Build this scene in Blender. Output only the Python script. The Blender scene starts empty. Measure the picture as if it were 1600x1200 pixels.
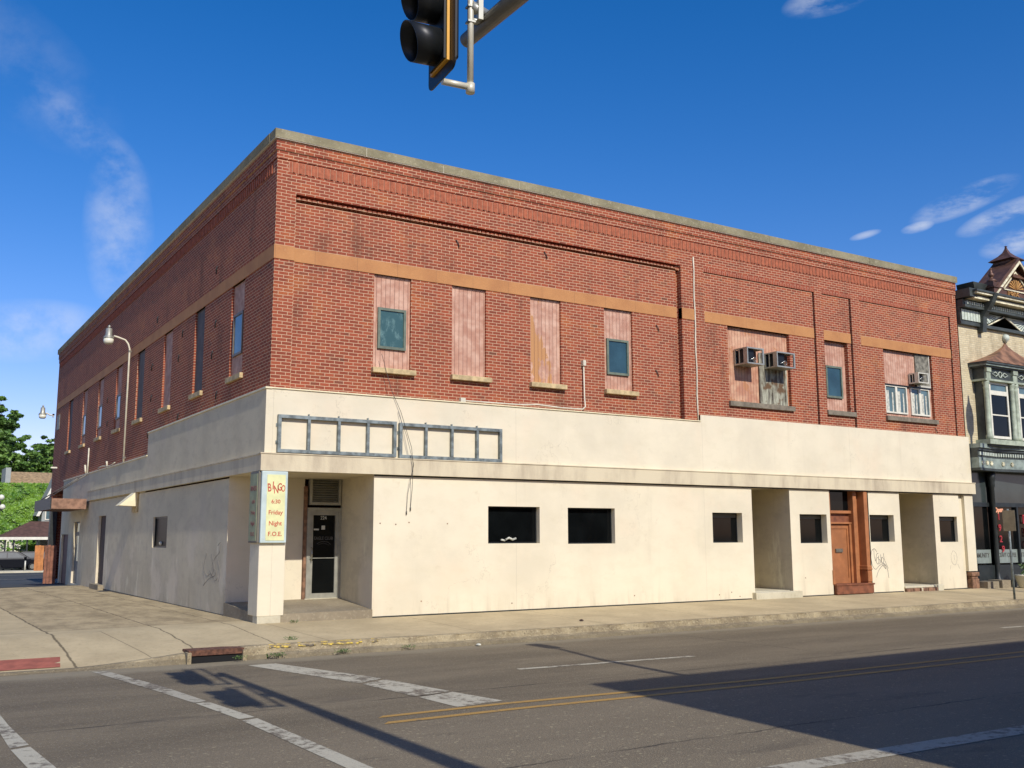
import bpy, math, random
from mathutils import Vector, Matrix
random.seed(7)
sc = bpy.context.scene
R = math.radians
# ---------------------------------------------------------------- camera
YAW, PITCH, ROLL = 0.5623, 0.1514, -0.0029
cam = bpy.data.objects.new('camera', bpy.data.cameras.new('camera'))
sc.collection.objects.link(cam); sc.camera = cam
cam.data.sensor_width = 36; cam.data.lens = 1564.7 * 36 / 1600
cam.data.clip_start = 0.1; cam.data.clip_end = 8000
fw = Vector((math.sin(YAW) * math.cos(PITCH), math.cos(YAW) * math.cos(PITCH), math.sin(PITCH)))
rt = Vector((math.cos(YAW), -math.sin(YAW), 0)); up = rt.cross(fw)
rt2 = rt * math.cos(ROLL) + up * math.sin(ROLL); up2 = up * math.cos(ROLL) - rt * math.sin(ROLL)
cam.matrix_world = Matrix(((rt2.x, up2.x, -fw.x, -6.304), (rt2.y, up2.y, -fw.y, -18.863), (rt2.z, up2.z, -fw.z, 1.722), (0, 0, 0, 1)))
# ---------------------------------------------------------------- light
KX, TAN = 0.06, 0.76
sdir = Vector((KX, 1, -TAN * math.hypot(1, KX))).normalized()
sun = bpy.data.objects.new('sun', bpy.data.lights.new('sun', 'SUN'))
sun.data.energy = 4.25; sun.data.angle = R(0.5); sun.data.color = (1, 0.955, 0.92)
sun.rotation_euler = sdir.to_track_quat('-Z', 'Y').to_euler(); sc.collection.objects.link(sun)
sc.view_settings.view_transform = 'Standard'; sc.view_settings.look = 'None'
sc.view_settings.exposure = 0.0; sc.view_settings.gamma = 1
world = bpy.data.worlds.new('World'); sc.world = world; world.use_nodes = True


class NT:
    """small node-tree helper"""
    tint = (1, 1)
    def __init__(s, nt): s.nt = nt; s.n = nt.nodes
    def new(s, t, props=None, **ins):
        nd = s.n.new('ShaderNode' + t)
        for k, v in (props or {}).items(): setattr(nd, k, v)
        for k, v in ins.items():
            k = int(k[1:]) if k[0] == 'i' and k[1:].isdigit() else k.replace('_', ' ')
            s.set(nd.inputs[k], v)
        return nd
    def set(s, inp, v):
        if isinstance(v, bpy.types.NodeSocket): s.nt.links.new(v, inp)
        elif isinstance(v, tuple) and len(v) == 3 and inp.type == 'RGBA': inp.default_value = (v[0], v[1] * s.tint[0], v[2] * s.tint[1], 1)
        else: inp.default_value = v
    def m(s, op, a, b=0.0, c=0.0, clamp=False):
        nd = s.new('Math', {'operation': op, 'use_clamp': clamp}, i0=a, i1=b, i2=c); return nd.outputs[0]
    def mix(s, f, a, b, mode='MIX'):
        nd = s.n.new('ShaderNodeMix'); nd.data_type = 'RGBA'; nd.blend_type = mode
        s.set(nd.inputs[0], f); s.set(nd.inputs[6], a); s.set(nd.inputs[7], b); return nd.outputs[2]
    def noise(s, vec, scale, detail=4.0, rough=0.55):
        return s.new('TexNoise', Vector=vec, Scale=scale, Detail=detail, Roughness=rough).outputs['Fac']
    def ramp(s, f, a, b):   # smooth 0..1 between a and b
        nd = s.new('MapRange', {'interpolation_type': 'SMOOTHSTEP', 'clamp': True}, Value=f, From_Min=a, From_Max=b); return nd.outputs[0]
    def vec(s, x, y, z): return s.new('CombineXYZ', X=x, Y=y, Z=z).outputs[0]
    def mul(s, v, t): return s.new('VectorMath', {'operation': 'MULTIPLY'}, i0=v, i1=t).outputs[0]


w = NT(world.node_tree)
bg = world.node_tree.nodes['Background']
sky = w.new('TexSky', {'sky_type': 'NISHITA', 'sun_disc': False, 'sun_elevation': math.asin(-sdir.z), 'sun_rotation': math.atan2(-sdir.x, -sdir.y), 'air_density': 1.0, 'dust_density': 0.35, 'ozone_density': 2.6, 'altitude': 200})
skyc = w.new('HueSaturation', Saturation=1.42, Value=1.22, Color=sky.outputs[0]).outputs[0]
skyc = w.mix(1.0, skyc, (1.40, 1.0, 1.20), 'MULTIPLY')
tc = w.new('TexCoord').outputs['Generated']
sx = w.new('SeparateXYZ', Vector=tc); az = w.m('ARCTAN2', sx.outputs[0], sx.outputs[1]); el = w.m('ARCSINE', sx.outputs[2])
def blob(a0, e0, ra, re, tilt):      # soft elliptical patch of cloud at azimuth a0, elevation e0 (degrees)
    da = w.m('SUBTRACT', az, R(a0)); de = w.m('SUBTRACT', el, R(e0))
    c, s_ = math.cos(R(tilt)), math.sin(R(tilt))
    p = w.m('ADD', w.m('MULTIPLY', da, c), w.m('MULTIPLY', de, s_)); q = w.m('SUBTRACT', w.m('MULTIPLY', de, c), w.m('MULTIPLY', da, s_))
    p = w.m('DIVIDE', p, R(ra)); q = w.m('DIVIDE', q, R(re))
    d = w.m('ADD', w.m('MULTIPLY', p, p), w.m('MULTIPLY', q, q))
    return w.m('SUBTRACT', 1.0, d, clamp=True)
n1 = w.noise(w.mul(tc, (16, 16, 44)), 1.0, 8, 0.62)
n2 = w.noise(w.mul(tc, (8, 8, 9)), 2.0, 8, 0.62)
cl = w.m('MULTIPLY', w.ramp(n1, 0.36, 0.66), 1.0)
def add(a, b): return w.m('ADD', a, b)
def tot(L, k=None):
    o = None
    for a, g in L:
        q = w.m('MULTIPLY', blob(*a), g); o = q if o is None else add(o, q)
    return o
soft = tot([((10.1, 16.3, 1.9, 4.8, 4), .40), ((8.4, 20.8, 4.2, 1.2, -35), .20), ((5.8, 10.6, 4.5, 1.7, 8), .45), ((4, 24, 7, 3, -30), .10)])
soft2 = tot([((57.4, 17.3, 3.0, .75, 16), .55), ((59.3, 16.3, 2.6, .65, 16), .55), ((60.2, 15.0, 2.4, .8, 12), .6), ((51.3, 28.4, 3.0, .9, 6), .5), ((52.3, 16.1, .9, .22, 10), .45), ((55.0, 16.2, .9, .3, 8), .55)])
fac = w.m('ADD', w.m('MULTIPLY', soft, w.ramp(n2, 0.34, 0.70)), w.m('MULTIPLY', soft2, cl), clamp=True)
world.node_tree.links.new(w.mix(fac, skyc, (8.2, 8.6, 9.4)), bg.inputs[0]); bg.inputs[1].default_value = 0.097

# ---------------------------------------------------------------- materials
MATS = {}
NT.tint = (.985, .81)      # all albedos a touch warmer
def material(name, fn):
    m = bpy.data.materials.new(name); m.use_nodes = True
    t = NT(m.node_tree); b = m.node_tree.nodes['Principled BSDF']
    oc = t.new('TexCoord').outputs['Object']
    fn(t, b, oc); MATS[name] = m; return m
def sep(t, oc):
    s = t.new('SeparateXYZ', Vector=oc); return s.outputs[0], s.outputs[1], s.outputs[2]
def wall_uv(t, oc):
    x, y, z = sep(t, oc); return t.m('ADD', x, y), z
def bump(t, b, h, st=0.3, dist=0.01):
    t.set(b.inputs['Normal'], t.new('Bump', Strength=st, Distance=dist, Height=h).outputs[0])
def plain(name, col, rough=0.6, metal=0.0, var=0.12, scale=6.0, spec=0.5, bmp=0.0):
    def f(t, b, oc):
        n = t.noise(oc, scale, 5)
        d = tuple(c * (1 - var) for c in col); l = tuple(min(1, c * (1 + var)) for c in col)
        t.set(b.inputs['Base Color'], t.mix(t.ramp(n, .3, .7), d, l)); b.inputs['Roughness'].default_value = rough
        b.inputs['Metallic'].default_value = metal; b.inputs['Specular IOR Level'].default_value = spec
        if bmp: bump(t, b, t.noise(oc, scale * 8, 4), bmp, 0.01)
    return material(name, f)

def brick_fn(c1, c2, dark, mort, worn, soldier=False, bw=.2035, rh=.0677, ms=.0066, side=False):
    def f(t, b, oc):
        u, v = wall_uv(t, oc)
        wob = t.m('MULTIPLY', t.m('SUBTRACT', t.noise(oc, 1.3, 2), .5), .022)
        v2 = t.m('ADD', v, wob)
        vec = t.vec(v2, u, 0.0) if soldier else t.vec(u, v2, 0.0)
        br = t.new('TexBrick', {'offset': 0.5}, Vector=vec, Color1=c1, Color2=c2, Mortar=mort, Scale=1.0, Mortar_Size=ms, Mortar_Smooth=0.15, Bias=0.0, Brick_Width=bw, Row_Height=rh)
        # a few burnt bricks
        br2 = t.new('TexBrick', {'offset': 0.5}, Vector=vec, Color1=(0, 0, 0), Color2=(1, 1, 1), Mortar=(0, 0, 0), Scale=1.0, Mortar_Size=ms, Bias=-0.0, Brick_Width=bw, Row_Height=rh)
        sel = t.ramp(t.noise(t.mul(t.new('VectorMath', {'operation': 'SNAP'}, i0=vec, i1=(.2035, .0677, 1)).outputs[0], (7.1, 9.3, 1)), 5.0, 1), .60, .68)
        patch = t.ramp(t.noise(oc, 0.45, 5, .6), .50, .68)
        col = t.mix(t.m('MULTIPLY', br2.outputs['Color'], t.m('MULTIPLY', sel, t.m('ADD', t.m('MULTIPLY', patch, .5), .40))), br.outputs['Color'], dark)
        orange = t.m('MULTIPLY', t.ramp(t.noise(t.mul(oc, (1, 1, 1.6)), .8, 6, .7), .52, .66), t.m('SUBTRACT', 1.0, br.outputs['Fac']))
        col = t.mix(t.m('MULTIPLY', orange, .55), col, worn)
        # mortar lighter in repointed places, bright cracks
        rep = t.ramp(t.noise(oc, .9, 6, .7), .58, .70)
        mcol = t.mix(rep, mort, tuple(min(1, c * 1.35) for c in mort))
        col = t.mix(t.m('MULTIPLY', br.outputs['Fac'], .95), col, mcol)
        x, y, z = sep(t, oc)
        grime = t.m('MULTIPLY', t.ramp(t.noise(t.mul(oc, (1.2, 1.2, .35)), 1.0, 6, .65), .52, .72), .5)
        col = t.mix(grime, col, tuple(c * .7 for c in dark))
        t.set(b.inputs['Base Color'], col); b.inputs['Roughness'].default_value = .85; b.inputs['Specular IOR Level'].default_value = .25
        h = t.m('ADD', t.m('MULTIPLY', br.outputs['Fac'], -1.0), t.m('MULTIPLY', t.noise(oc, 40, 3), .4))
        bump(t, b, h, .6, .008)
    return f
RED1, RED2 = (.345, .083, .045), (.23, .055, .034)
material('brick', brick_fn(RED1, RED2, (.12, .065, .048), (.58, .38, .275), (.45, .14, .05)))
material('brick_soldier', brick_fn(RED1, RED2, (.2, .06, .045), (.52, .27, .20), (.42, .13, .07), soldier=True))
material('cream_brick', brick_fn((.66, .58, .43), (.56, .47, .33), (.26, .20, .14), (.50, .44, .35), (.72, .62, .44), ms=.009))

def stucco_fn(side):
    def f(t, b, oc):
        u, v = wall_uv(t, oc)
        base = (.70, .62, .50) if side else (.77, .70, .60)  # side tone is darker: shade on those walls mixed into the cream
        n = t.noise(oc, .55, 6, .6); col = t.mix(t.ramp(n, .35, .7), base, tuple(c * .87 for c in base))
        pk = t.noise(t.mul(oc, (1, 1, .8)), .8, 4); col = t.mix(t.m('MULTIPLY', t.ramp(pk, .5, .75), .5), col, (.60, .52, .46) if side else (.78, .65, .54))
        st = t.noise(t.vec(t.m('MULTIPLY', u, 3.2), t.m('MULTIPLY', v, .28), 3.0), 1.0, 6, .65)
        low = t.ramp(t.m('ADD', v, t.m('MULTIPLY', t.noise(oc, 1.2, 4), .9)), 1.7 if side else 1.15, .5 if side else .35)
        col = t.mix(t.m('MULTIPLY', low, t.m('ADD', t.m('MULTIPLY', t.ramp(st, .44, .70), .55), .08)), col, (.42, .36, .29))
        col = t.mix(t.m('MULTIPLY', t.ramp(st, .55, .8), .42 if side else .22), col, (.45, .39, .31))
        col = t.mix(t.m('MULTIPLY', t.ramp(t.noise(oc, 3.2, 6, .7), .60, .75), .35), col, (.55, .47, .36))
        # hairline cracks, roller marks, dirt in soft irregular patches
        ck = t.ramp(t.m('ABSOLUTE', t.m('SUBTRACT', t.noise(t.mul(oc, (1, 1, .8)), .55, 7, .62), .52)), .0035, .0008)
        col = t.mix(t.m('MULTIPLY', ck, t.m('MULTIPLY', t.ramp(t.noise(oc, .5, 3), .50, .62), .28)), col, (.30, .25, .19))
        col = t.mix(t.m('MULTIPLY', t.ramp(t.noise(t.mul(oc, (1, 1, 2.2)), 1.6, 7, .72), .46, .64), .38 if side else .16), col, (.50, .43, .35) if side else (.60, .53, .41))
        if side:
            pt = t.m('MULTIPLY', t.ramp(t.noise(oc, .75, 5, .6), .50, .62), t.ramp(v, 2.2, 1.2)); col = t.mix(t.m('MULTIPLY', pt, .6), col, (.80, .70, .60))
            lt = t.m('MULTIPLY', t.ramp(t.noise(t.vec(t.m('MULTIPLY', u, 1.6), t.m('MULTIPLY', v, .4), 9), 1.0, 5, .7), .55, .66), t.ramp(v, 2.4, 1.3)); col = t.mix(t.m('MULTIPLY', lt, .6), col, (.92, .86, .72))  # pale streaks: bounced light on the lower side wall put into the colour
        # panel joints every few metres
        fr = t.m('ABSOLUTE', t.m('SUBTRACT', t.m('FRACT', t.m('DIVIDE', t.m('ADD', u, .05), 5.57)), .5))
        jl = t.ramp(fr, .4988, .4996); col = t.mix(t.m('MULTIPLY', jl, .35), col, (.35, .30, .24))
        t.set(b.inputs['Base Color'], col); b.inputs['Roughness'].default_value = .9; b.inputs['Specular IOR Level'].default_value = .2
        h = t.m('ADD', t.noise(oc, 1.7, 4), t.m('MULTIPLY', t.noise(oc, 60, 3), .12)); bump(t, b, h, .35, .03 if side else .018)
    return f
material('stucco', stucco_fn(False)); material('stucco_shaded', stucco_fn(True))
def ledge_fn(t, b, oc):
    u, v = wall_uv(t, oc)
    st = t.noise(t.vec(t.m('MULTIPLY', u, 3.0), t.m('MULTIPLY', v, .7), 1.0), 1.0, 5, .6)
    big = t.noise(oc, .7, 4)
    col = t.mix(t.ramp(t.m('MULTIPLY', t.m('ADD', st, big), .5), .42, .70), (.66, .58, .46), (.42, .35, .28))
    t.set(b.inputs['Base Color'], col); b.inputs['Roughness'].default_value = .9; bump(t, b, t.noise(oc, 30, 4), .3, .01)
material('ledge', ledge_fn)
def concrete_fn(c1, c2, speck, brown=False):
    def f(t, b, oc):
        x, y, z = sep(t, oc)
        col = t.mix(t.ramp(t.noise(oc, .8, 6, .65), .35, .65), c1, c2)
        col = t.mix(t.m('MULTIPLY', t.ramp(t.noise(oc, 14, 5, .7), .50, .72), .5), col, speck)
        if brown:
            a = t.m('MULTIPLY', t.ramp(y, .55, .75), t.ramp(x, -3.72, -3.6))
            bn = t.mix(t.ramp(t.noise(t.mul(oc, (1.8, .8, 1)), 1.1, 7, .75), .38, .66), (.45, .36, .245), (.24, .19, .125))
            col = t.mix(t.m('MULTIPLY', a, .85), col, bn)
            gap = t.m('MULTIPLY', t.ramp(t.noise(t.mul(oc, (1.6, 7.5, 1)), 1.7, 6, .7), .615, .64), a); col = t.mix(t.m('MULTIPLY', gap, .75), col, (.09, .075, .04))
            jl = None
            for k, (d, off, wd) in enumerate(((x, -3.66, .014), (x, -1.9, .010), (x, -.62, .008), (y, .66, .010), (y, 3.9, .010), (y, 8.2, .01), (y, 12.5, .01))):
                wob = t.m('MULTIPLY', t.m('SUBTRACT', t.noise(oc, 2.5 + k * .1, 4), .5), .10)
                q = t.ramp(t.m('ABSOLUTE', t.m('ADD', t.m('SUBTRACT', d, off), wob)), wd * 2.2, wd * .6)
                jl = q if jl is None else t.m('MAXIMUM', jl, q)
            fr = t.m('ABSOLUTE', t.m('SUBTRACT', t.m('FRACT', t.m('DIVIDE', t.m('ADD', x, t.m('MULTIPLY', y, .12)), 2.9)), .5))
            q = t.m('MULTIPLY', t.ramp(fr, .4955, .4985), t.ramp(y, .4, -.2)); jl = t.m('MAXIMUM', jl, t.m('MULTIPLY', q, .8))
            q = t.m('MULTIPLY', t.ramp(t.m('ABSOLUTE', t.m('ADD', y, 1.45)), .012, .004), t.ramp(x, 2.0, 2.2)); jl = t.m('MAXIMUM', jl, t.m('MULTIPLY', q, .5))
            col = t.mix(t.m('MULTIPLY', jl, .75), col, (.07, .055, .035))
        t.set(b.inputs['Base Color'], col); b.inputs['Roughness'].default_value = .9; b.inputs['Specular IOR Level'].default_value = .25
        bump(t, b, t.m('ADD', t.noise(oc, 45, 4), t.noise(oc, 6, 3)), .45, .012)
    return f
material('sidewalk_concrete', concrete_fn((.53, .435, .30), (.43, .35, .24), (.30, .24, .16), True))
def kerb_fn(t, b, oc):
    x, y, z = sep(t, oc)
    col = t.mix(t.ramp(t.noise(oc, 1.6, 6, .7), .38, .62), (.42, .345, .235), (.25, .20, .135))
    col = t.mix(t.m('MULTIPLY', t.ramp(t.noise(oc, 26, 5, .75), .55, .64), .6), col, (.62, .54, .40))
    col = t.mix(t.m('MULTIPLY', t.ramp(t.noise(oc, 17, 5, .75), .56, .66), .8), col, (.11, .085, .055))
    col = t.mix(t.m('MULTIPLY', t.ramp(t.m('ADD', z, t.m('MULTIPLY', t.noise(oc, 7, 3), .06)), -.075, -.10), .62), col, (.15, .125, .09))  # lower course darkened, step shade under the lip drawn in colour
    t.set(b.inputs['Base Color'], col); b.inputs['Roughness'].default_value = .95; bump(t, b, t.noise(oc, 22, 5, .7), .9, .04)
material('kerb_concrete', kerb_fn)
material('old_concrete', concrete_fn((.33, .28, .22), (.24, .20, .155), (.50, .45, .37)))
material('coping_stone', concrete_fn((.30, .27, .19), (.20, .18, .125), (.45, .42, .34)))
material('pale_concrete', concrete_fn((.60, .56, .48), (.50, .46, .38), (.38, .33, .27)))
def asphalt_fn(t, b, oc):
    x, y, z = sep(t, oc)
    col = t.mix(t.ramp(t.noise(t.mul(oc, (.25, 1.2, 1)), .9, 6, .6), .35, .68), (.145, .118, .086), (.21, .172, .126))
    far = t.ramp(y, -8.6, -9.6)
    col = t.mix(t.m('MULTIPLY', far, .40), col, (.26, .215, .165))
    ag = t.new('TexVoronoi', {'feature': 'F1'}, Vector=oc, Scale=55.0)
    big = t.m('MULTIPLY', t.ramp(t.new('SeparateColor', Color=ag.outputs['Color']).outputs[0], .80, .86), t.ramp(ag.outputs['Distance'], .55, .35))
    col = t.mix(t.m('MULTIPLY', big, .7), col, (.34, .29, .22))
    ag2 = t.new('TexVoronoi', {'feature': 'F1'}, Vector=t.mul(oc, (1, 1.3, 1)), Scale=17.0)
    bl = t.m('MULTIPLY', t.ramp(t.new('SeparateColor', Color=ag2.outputs['Color']).outputs[1], .86, .90), t.ramp(ag2.outputs['Distance'], .42, .26))
    col = t.mix(t.m('MULTIPLY', bl, t.m('ADD', .15, t.m('MULTIPLY', far, .60))), col, (.40, .35, .25))
    col = t.mix(t.m('MULTIPLY', t.ramp(t.noise(oc, 120, 2), .5, .68), .6), col, (.055, .046, .038))
    # oily patches
    col = t.mix(t.m('MULTIPLY', t.ramp(t.noise(t.mul(oc, (.5, 1.6, 1)), .7, 5, .7), .60, .70), .35), col, (.062, .052, .046))
    # sealed joints and cracks running along the street
    jl = None
    for k, (d, off, wd, br_) in enumerate(((y, -7.55, .02, .16), (y, -3.35, .015, .2), (y, -11.4, .014, .25), (x, 7.2, .012, .3))):
        wob = t.m('MULTIPLY', t.m('SUBTRACT', t.noise(oc, 1.1 + k * .2, 5, .6), .5), br_)
        q = t.ramp(t.m('ABSOLUTE', t.m('ADD', t.m('SUBTRACT', d, off), wob)), wd * 2, wd * .4); jl = q if jl is None else t.m('MAXIMUM', jl, q)
    col = t.mix(t.m('MULTIPLY', jl, t.m('MULTIPLY', t.ramp(t.noise(oc, .8, 3), .35, .6), .8)), col, (.035, .03, .026))
    gut = t.m('MULTIPLY', t.ramp(t.m('ADD', y, t.m('MULTIPLY', t.noise(oc, 2, 4), .5)), -3.35, -2.95), .7)
    col = t.mix(gut, col, (.30, .26, .20))
    t.set(b.inputs['Base Color'], col); b.inputs['Roughness'].default_value = .82; b.inputs['Specular IOR Level'].default_value = .35
    bump(t, b, t.m('ADD', t.noise(oc, 90, 3), ag.outputs['Distance']), .6, .012)
material('asphalt', asphalt_fn)
plain('shaded_asphalt', (.045, .047, .05), .85, var=.3, scale=.6)  # shadow lying over the alley put into its asphalt colour
def paint_fn(col, thr):
    def f(t, b, oc):
        n = t.noise(t.mul(oc, (1, 1, 1)), 9, 7, .75); n2 = t.noise(oc, 1.1, 5, .7)
        wear = t.ramp(t.m('ADD', t.m('MULTIPLY', n, .6), t.m('MULTIPLY', n2, .5)), thr, thr + .10)
        c = t.mix(wear, col, (.15, .125, .10))
        c = t.mix(t.m('MULTIPLY', t.ramp(t.noise(oc, 110, 2), .5, .7), .35), c, (.12, .1, .08))
        t.set(b.inputs['Base Color'], c); b.inputs['Roughness'].default_value = .75; bump(t, b, t.noise(oc, 90, 3), .5, .01)
    return f
material('white_paint', paint_fn((.48, .45, .39), .545)); material('faded_white_paint', paint_fn((.42, .39, .34), .53))
material('yellow_paint', paint_fn((.42, .245, .065), .60)); material('kerb_yellow', paint_fn((.70, .50, .08), .49))

def board_fn(c1, c2, groove, pitch=.105, mode=None, light=(.70, .46, .38)):
    def f(t, b, oc):
        u, v = wall_uv(t, oc)
        fr = t.m('FRACT', t.m('DIVIDE', u, pitch)); g = t.m('MAXIMUM', t.ramp(fr, .10, .02), t.ramp(fr, .93, .99))
        n = t.noise(t.vec(t.m('MULTIPLY', u, 3.5), t.m('MULTIPLY', v, 4.2), 1), 1.4, 3, .5)
        idx = t.m('FLOOR', t.m('DIVIDE', u, pitch)); plank = t.new('TexWhiteNoise', {'noise_dimensions': '1D'}, W=idx).outputs[0]
        n2 = t.noise(t.vec(idx, t.m('MULTIPLY', v, 2.6), 0), 1.0, 3)
        k = t.m('MULTIPLY', t.ramp(t.m('ADD', t.m('MULTIPLY', n, .55), t.m('MULTIPLY', n2, .45)), .36, .66), .85)
        col = t.mix(k, c1, light); col = t.mix(t.m('MULTIPLY', plank, .3), col, c2)
        if mode == 'peel':
            pe = t.ramp(t.m('ADD', t.noise(t.vec(t.m('MULTIPLY', u, 2.0), t.m('MULTIPLY', v, .55), 7.3), 1.6, 5, .6), t.m('MULTIPLY', t.m('SUBTRACT', 6.47, t.m('ABSOLUTE', t.m('SUBTRACT', u, -.0))), .35)), .47, .48)
            col = t.mix(pe, col, (.50, .25, .11))
        if mode == 'patch':
            pe = t.ramp(t.noise(t.vec(t.m('MULTIPLY', u, 1.5), t.m('MULTIPLY', v, 1.5), 3), 1.6, 5, .6), .60, .615)
            col = t.mix(pe, col, (.48, .22, .12))
        col = t.mix(t.m('MULTIPLY', g, .8), col, groove)
        t.set(b.inputs['Base Color'], col); b.inputs['Roughness'].default_value = .7
        bump(t, b, t.m('MULTIPLY', g, -1.0), .5, .01)
    return f
material('pink_board', board_fn((.47, .24, .18), (.34, .155, .12), (.16, .06, .045)))
material('peeling_board', board_fn((.47, .24, .18), (.34, .155, .12), (.16, .06, .045), mode='peel'))
material('patchy_board', board_fn((.47, .22, .15), (.36, .15, .10), (.18, .07, .05), mode='patch', light=(.68, .43, .31)))
material('dark_board', board_fn((.10, .085, .08), (.06, .05, .05), (.02, .02, .02), light=(.16, .13, .12)))
def weathered(t, b, oc):
    u, v = wall_uv(t, oc)
    n = t.noise(t.vec(t.m('MULTIPLY', u, 14), t.m('MULTIPLY', v, 1.6), 0), 1.0, 6, .7)
    col = t.mix(t.ramp(n, .40, .60), (.11, .095, .08), (.42, .42, .36))
    col = t.mix(t.ramp(t.noise(oc, 2.2, 4), .52, .62), col, (.13, .075, .04))
    t.set(b.inputs['Base Color'], col); b.inputs['Roughness'].default_value = .85; bump(t, b, n, .5, .01)
material('weathered_wood', weathered)
plain('grey_wood', (.19, .18, .16), .85, var=.45, scale=9)
def terracotta(t, b, oc):
    u, v = wall_uv(t, oc)
    fr = t.m('ABSOLUTE', t.m('SUBTRACT', t.m('FRACT', t.m('DIVIDE', u, .93)), .5))
    col = t.mix(t.ramp(t.noise(oc, 1.6, 5, .6), .35, .7), (.50, .235, .095), (.42, .185, .075))
    col = t.mix(t.m('MULTIPLY', t.ramp(fr, .494, .498), .6), col, (.18, .09, .05))
    col = t.mix(t.m('MULTIPLY', t.ramp(t.noise(oc, 18, 4), .6, .75), .3), col, (.6, .36, .2))
    t.set(b.inputs['Base Color'], col); b.inputs['Roughness'].default_value = .8; bump(t, b, t.noise(oc, 30, 3), .25, .008)
material('terracotta', terracotta)
plain('sill_stone', (.52, .40, .24), .85, var=.25, scale=7, bmp=.3)
plain('grey_sill', (.20, .17, .14), .85, var=.25, scale=7, bmp=.3)
plain('dark_glass', (.004, .005, .006), .06, spec=.22, var=.3, scale=1.5)
def teal_glass(t, b, oc):
    x, y, z = sep(t, oc)
    n = t.noise(t.mul(oc, (6, 6, 3)), 1.2, 6, .7)
    col = t.mix(t.m('MULTIPLY', t.ramp(n, .5, .75), .6), (.045, .105, .12), (.22, .36, .38))
    t.set(b.inputs['Base Color'], col); b.inputs['Roughness'].default_value = .18
material('teal_glass', teal_glass)
plain('blue_glass', (.03, .075, .11), .10, var=.3, scale=1)
plain('dim_glass', (.006, .007, .008), .35, spec=.06, var=.3, scale=1)
plain('side_glass', (.10, .16, .20), .10, var=.3, scale=1)
plain('window_frame_green', (.14, .17, .14), .5, var=.2)
plain('window_frame_brown', (.16, .12, .09), .5, var=.2)
plain('white_trim', (.72, .70, .66), .5, var=.08)
plain('aluminium', (.42, .42, .41), .42, .55, var=.12)
plain('dull_aluminium', (.30, .30, .29), .5, .3, var=.15)
plain('sign_frame_blue', (.52, .62, .68), .45, .1, var=.06)
plain('sign_yellow', (.70, .70, .42), .5, var=.08, scale=5)
plain('sign_yellow_shaded', (.33, .36, .24), .7, var=.15, scale=5)  # copy of the sign yellow for the side face, dulled as shade
plain('sign_red', (.50, .08, .055), .6, var=.1)
plain('sign_red_shaded', (.24, .10, .09), .7, var=.1)  # side lettering red, darkened to match the shaded face
plain('galvanised', (.20, .235, .265), .55, .35, var=.40, scale=8)
plain('rust', (.125, .055, .035), .85, .1, var=.45, scale=14, bmp=.4)
plain('rust_pink', (.27, .155, .115), .9, var=.35, scale=5, bmp=.3)
plain('black_metal', (.010, .012, .015), .42, var=.2, spec=.35)
plain('black_iron', (.018, .022, .022), .5, var=.3)
plain('black_void', (.004, .004, .004), .9, var=.1)
plain('signal_yellow', (.72, .36, .03), .5, var=.05)
plain('steel_light', (.62, .60, .56), .45, .2, var=.08)
plain('steel_dark', (.17, .155, .14), .55, .3, var=.15)
plain('conduit_white', (.66, .62, .55), .55, var=.12)
plain('lamp_glass', (.72, .72, .68), .25, var=.06)
plain('cream_metal', (.78, .70, .52), .55, var=.08)
plain('door_orange', (.37, .145, .06), .55, var=.18, scale=3, bmp=.12)
plain('door_orange_dark', (.20, .07, .035), .6, var=.3, scale=6)
plain('brown_stone', (.22, .12, .08), .9, var=.4, scale=8, bmp=.5)
plain('brown_door', (.055, .032, .024), .7, var=.3)
plain('maroon_door', (.11, .035, .03), .6, var=.3)
plain('grey_door', (.13, .14, .15), .5, var=.2)
plain('cable_black', (.07, .065, .06), .6, var=.2)
plain('graffiti_ink', (.06, .06, .08), .7, var=.3)
plain('graffiti_faint', (.25, .22, .20), .8, var=.3)
plain('white_letter', (.62, .62, .60), .5, var=.05)
plain('grey_letter', (.10, .10, .10), .5, var=.05)
plain('roof_tar', (.06, .06, .06), .9)
plain('curtain', (.52, .52, .50), .85, var=.3, scale=14)
plain('copper_roof', (.22, .115, .075), .6, .1, var=.5, scale=3, bmp=.2)
plain('brown_tin', (.13, .065, .045), .5, .3, var=.3, scale=4)
plain('cornice_grey', (.24, .29, .29), .6, var=.3, scale=5)
plain('cornice_dark', (.05, .06, .062), .55, var=.3, scale=4)
plain('cornice_cream', (.70, .66, .52), .7, var=.35, scale=6)
plain('cornice_pale', (.52, .58, .56), .6, var=.15, scale=6)
plain('column_sage', (.36, .41, .35), .6, var=.25, scale=5)
plain('shop_dark', (.018, .023, .026), .45, var=.3)
plain('shop_glass_upper', (.035, .045, .05), .15, var=.3, scale=.8)
plain('frosted_strip', (.22, .26, .27), .5, var=.12)
plain('gold_letter', (.50, .27, .09), .6, var=.2)
plain('planter_white', (.62, .60, .54), .6, var=.08)
plain('tactile_red', (.34, .105, .075), .85, var=.2, bmp=.3)
plain('car_black', (.006, .007, .011), .3, spec=.25, var=.1)
plain('car_glass', (.035, .045, .055), .35, spec=.3, var=.2)
plain('tyre', (.012, .012, .012), .85, var=.1)
plain('chrome', (.6, .6, .6), .25, .9, var=.05)
plain('headlight', (.75, .76, .74), .2, var=.05)
plain('shingle_tan', (.33, .23, .14), .9, var=.35, scale=5)
plain('shingle_maroon', (.10, .05, .042), .9, var=.3, scale=4)
plain('siding_grey', (.30, .33, .35), .8, var=.1, scale=1)
plain('siding_white', (.68, .68, .64), .8, var=.08)
plain('fence_orange', (.52, .21, .075), .75, var=.2, scale=6)
plain('fence_red', (.24, .10, .065), .8, var=.35, scale=5)
plain('dark_red_brick', (.16, .065, .045), .9, var=.3, scale=10)
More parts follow.
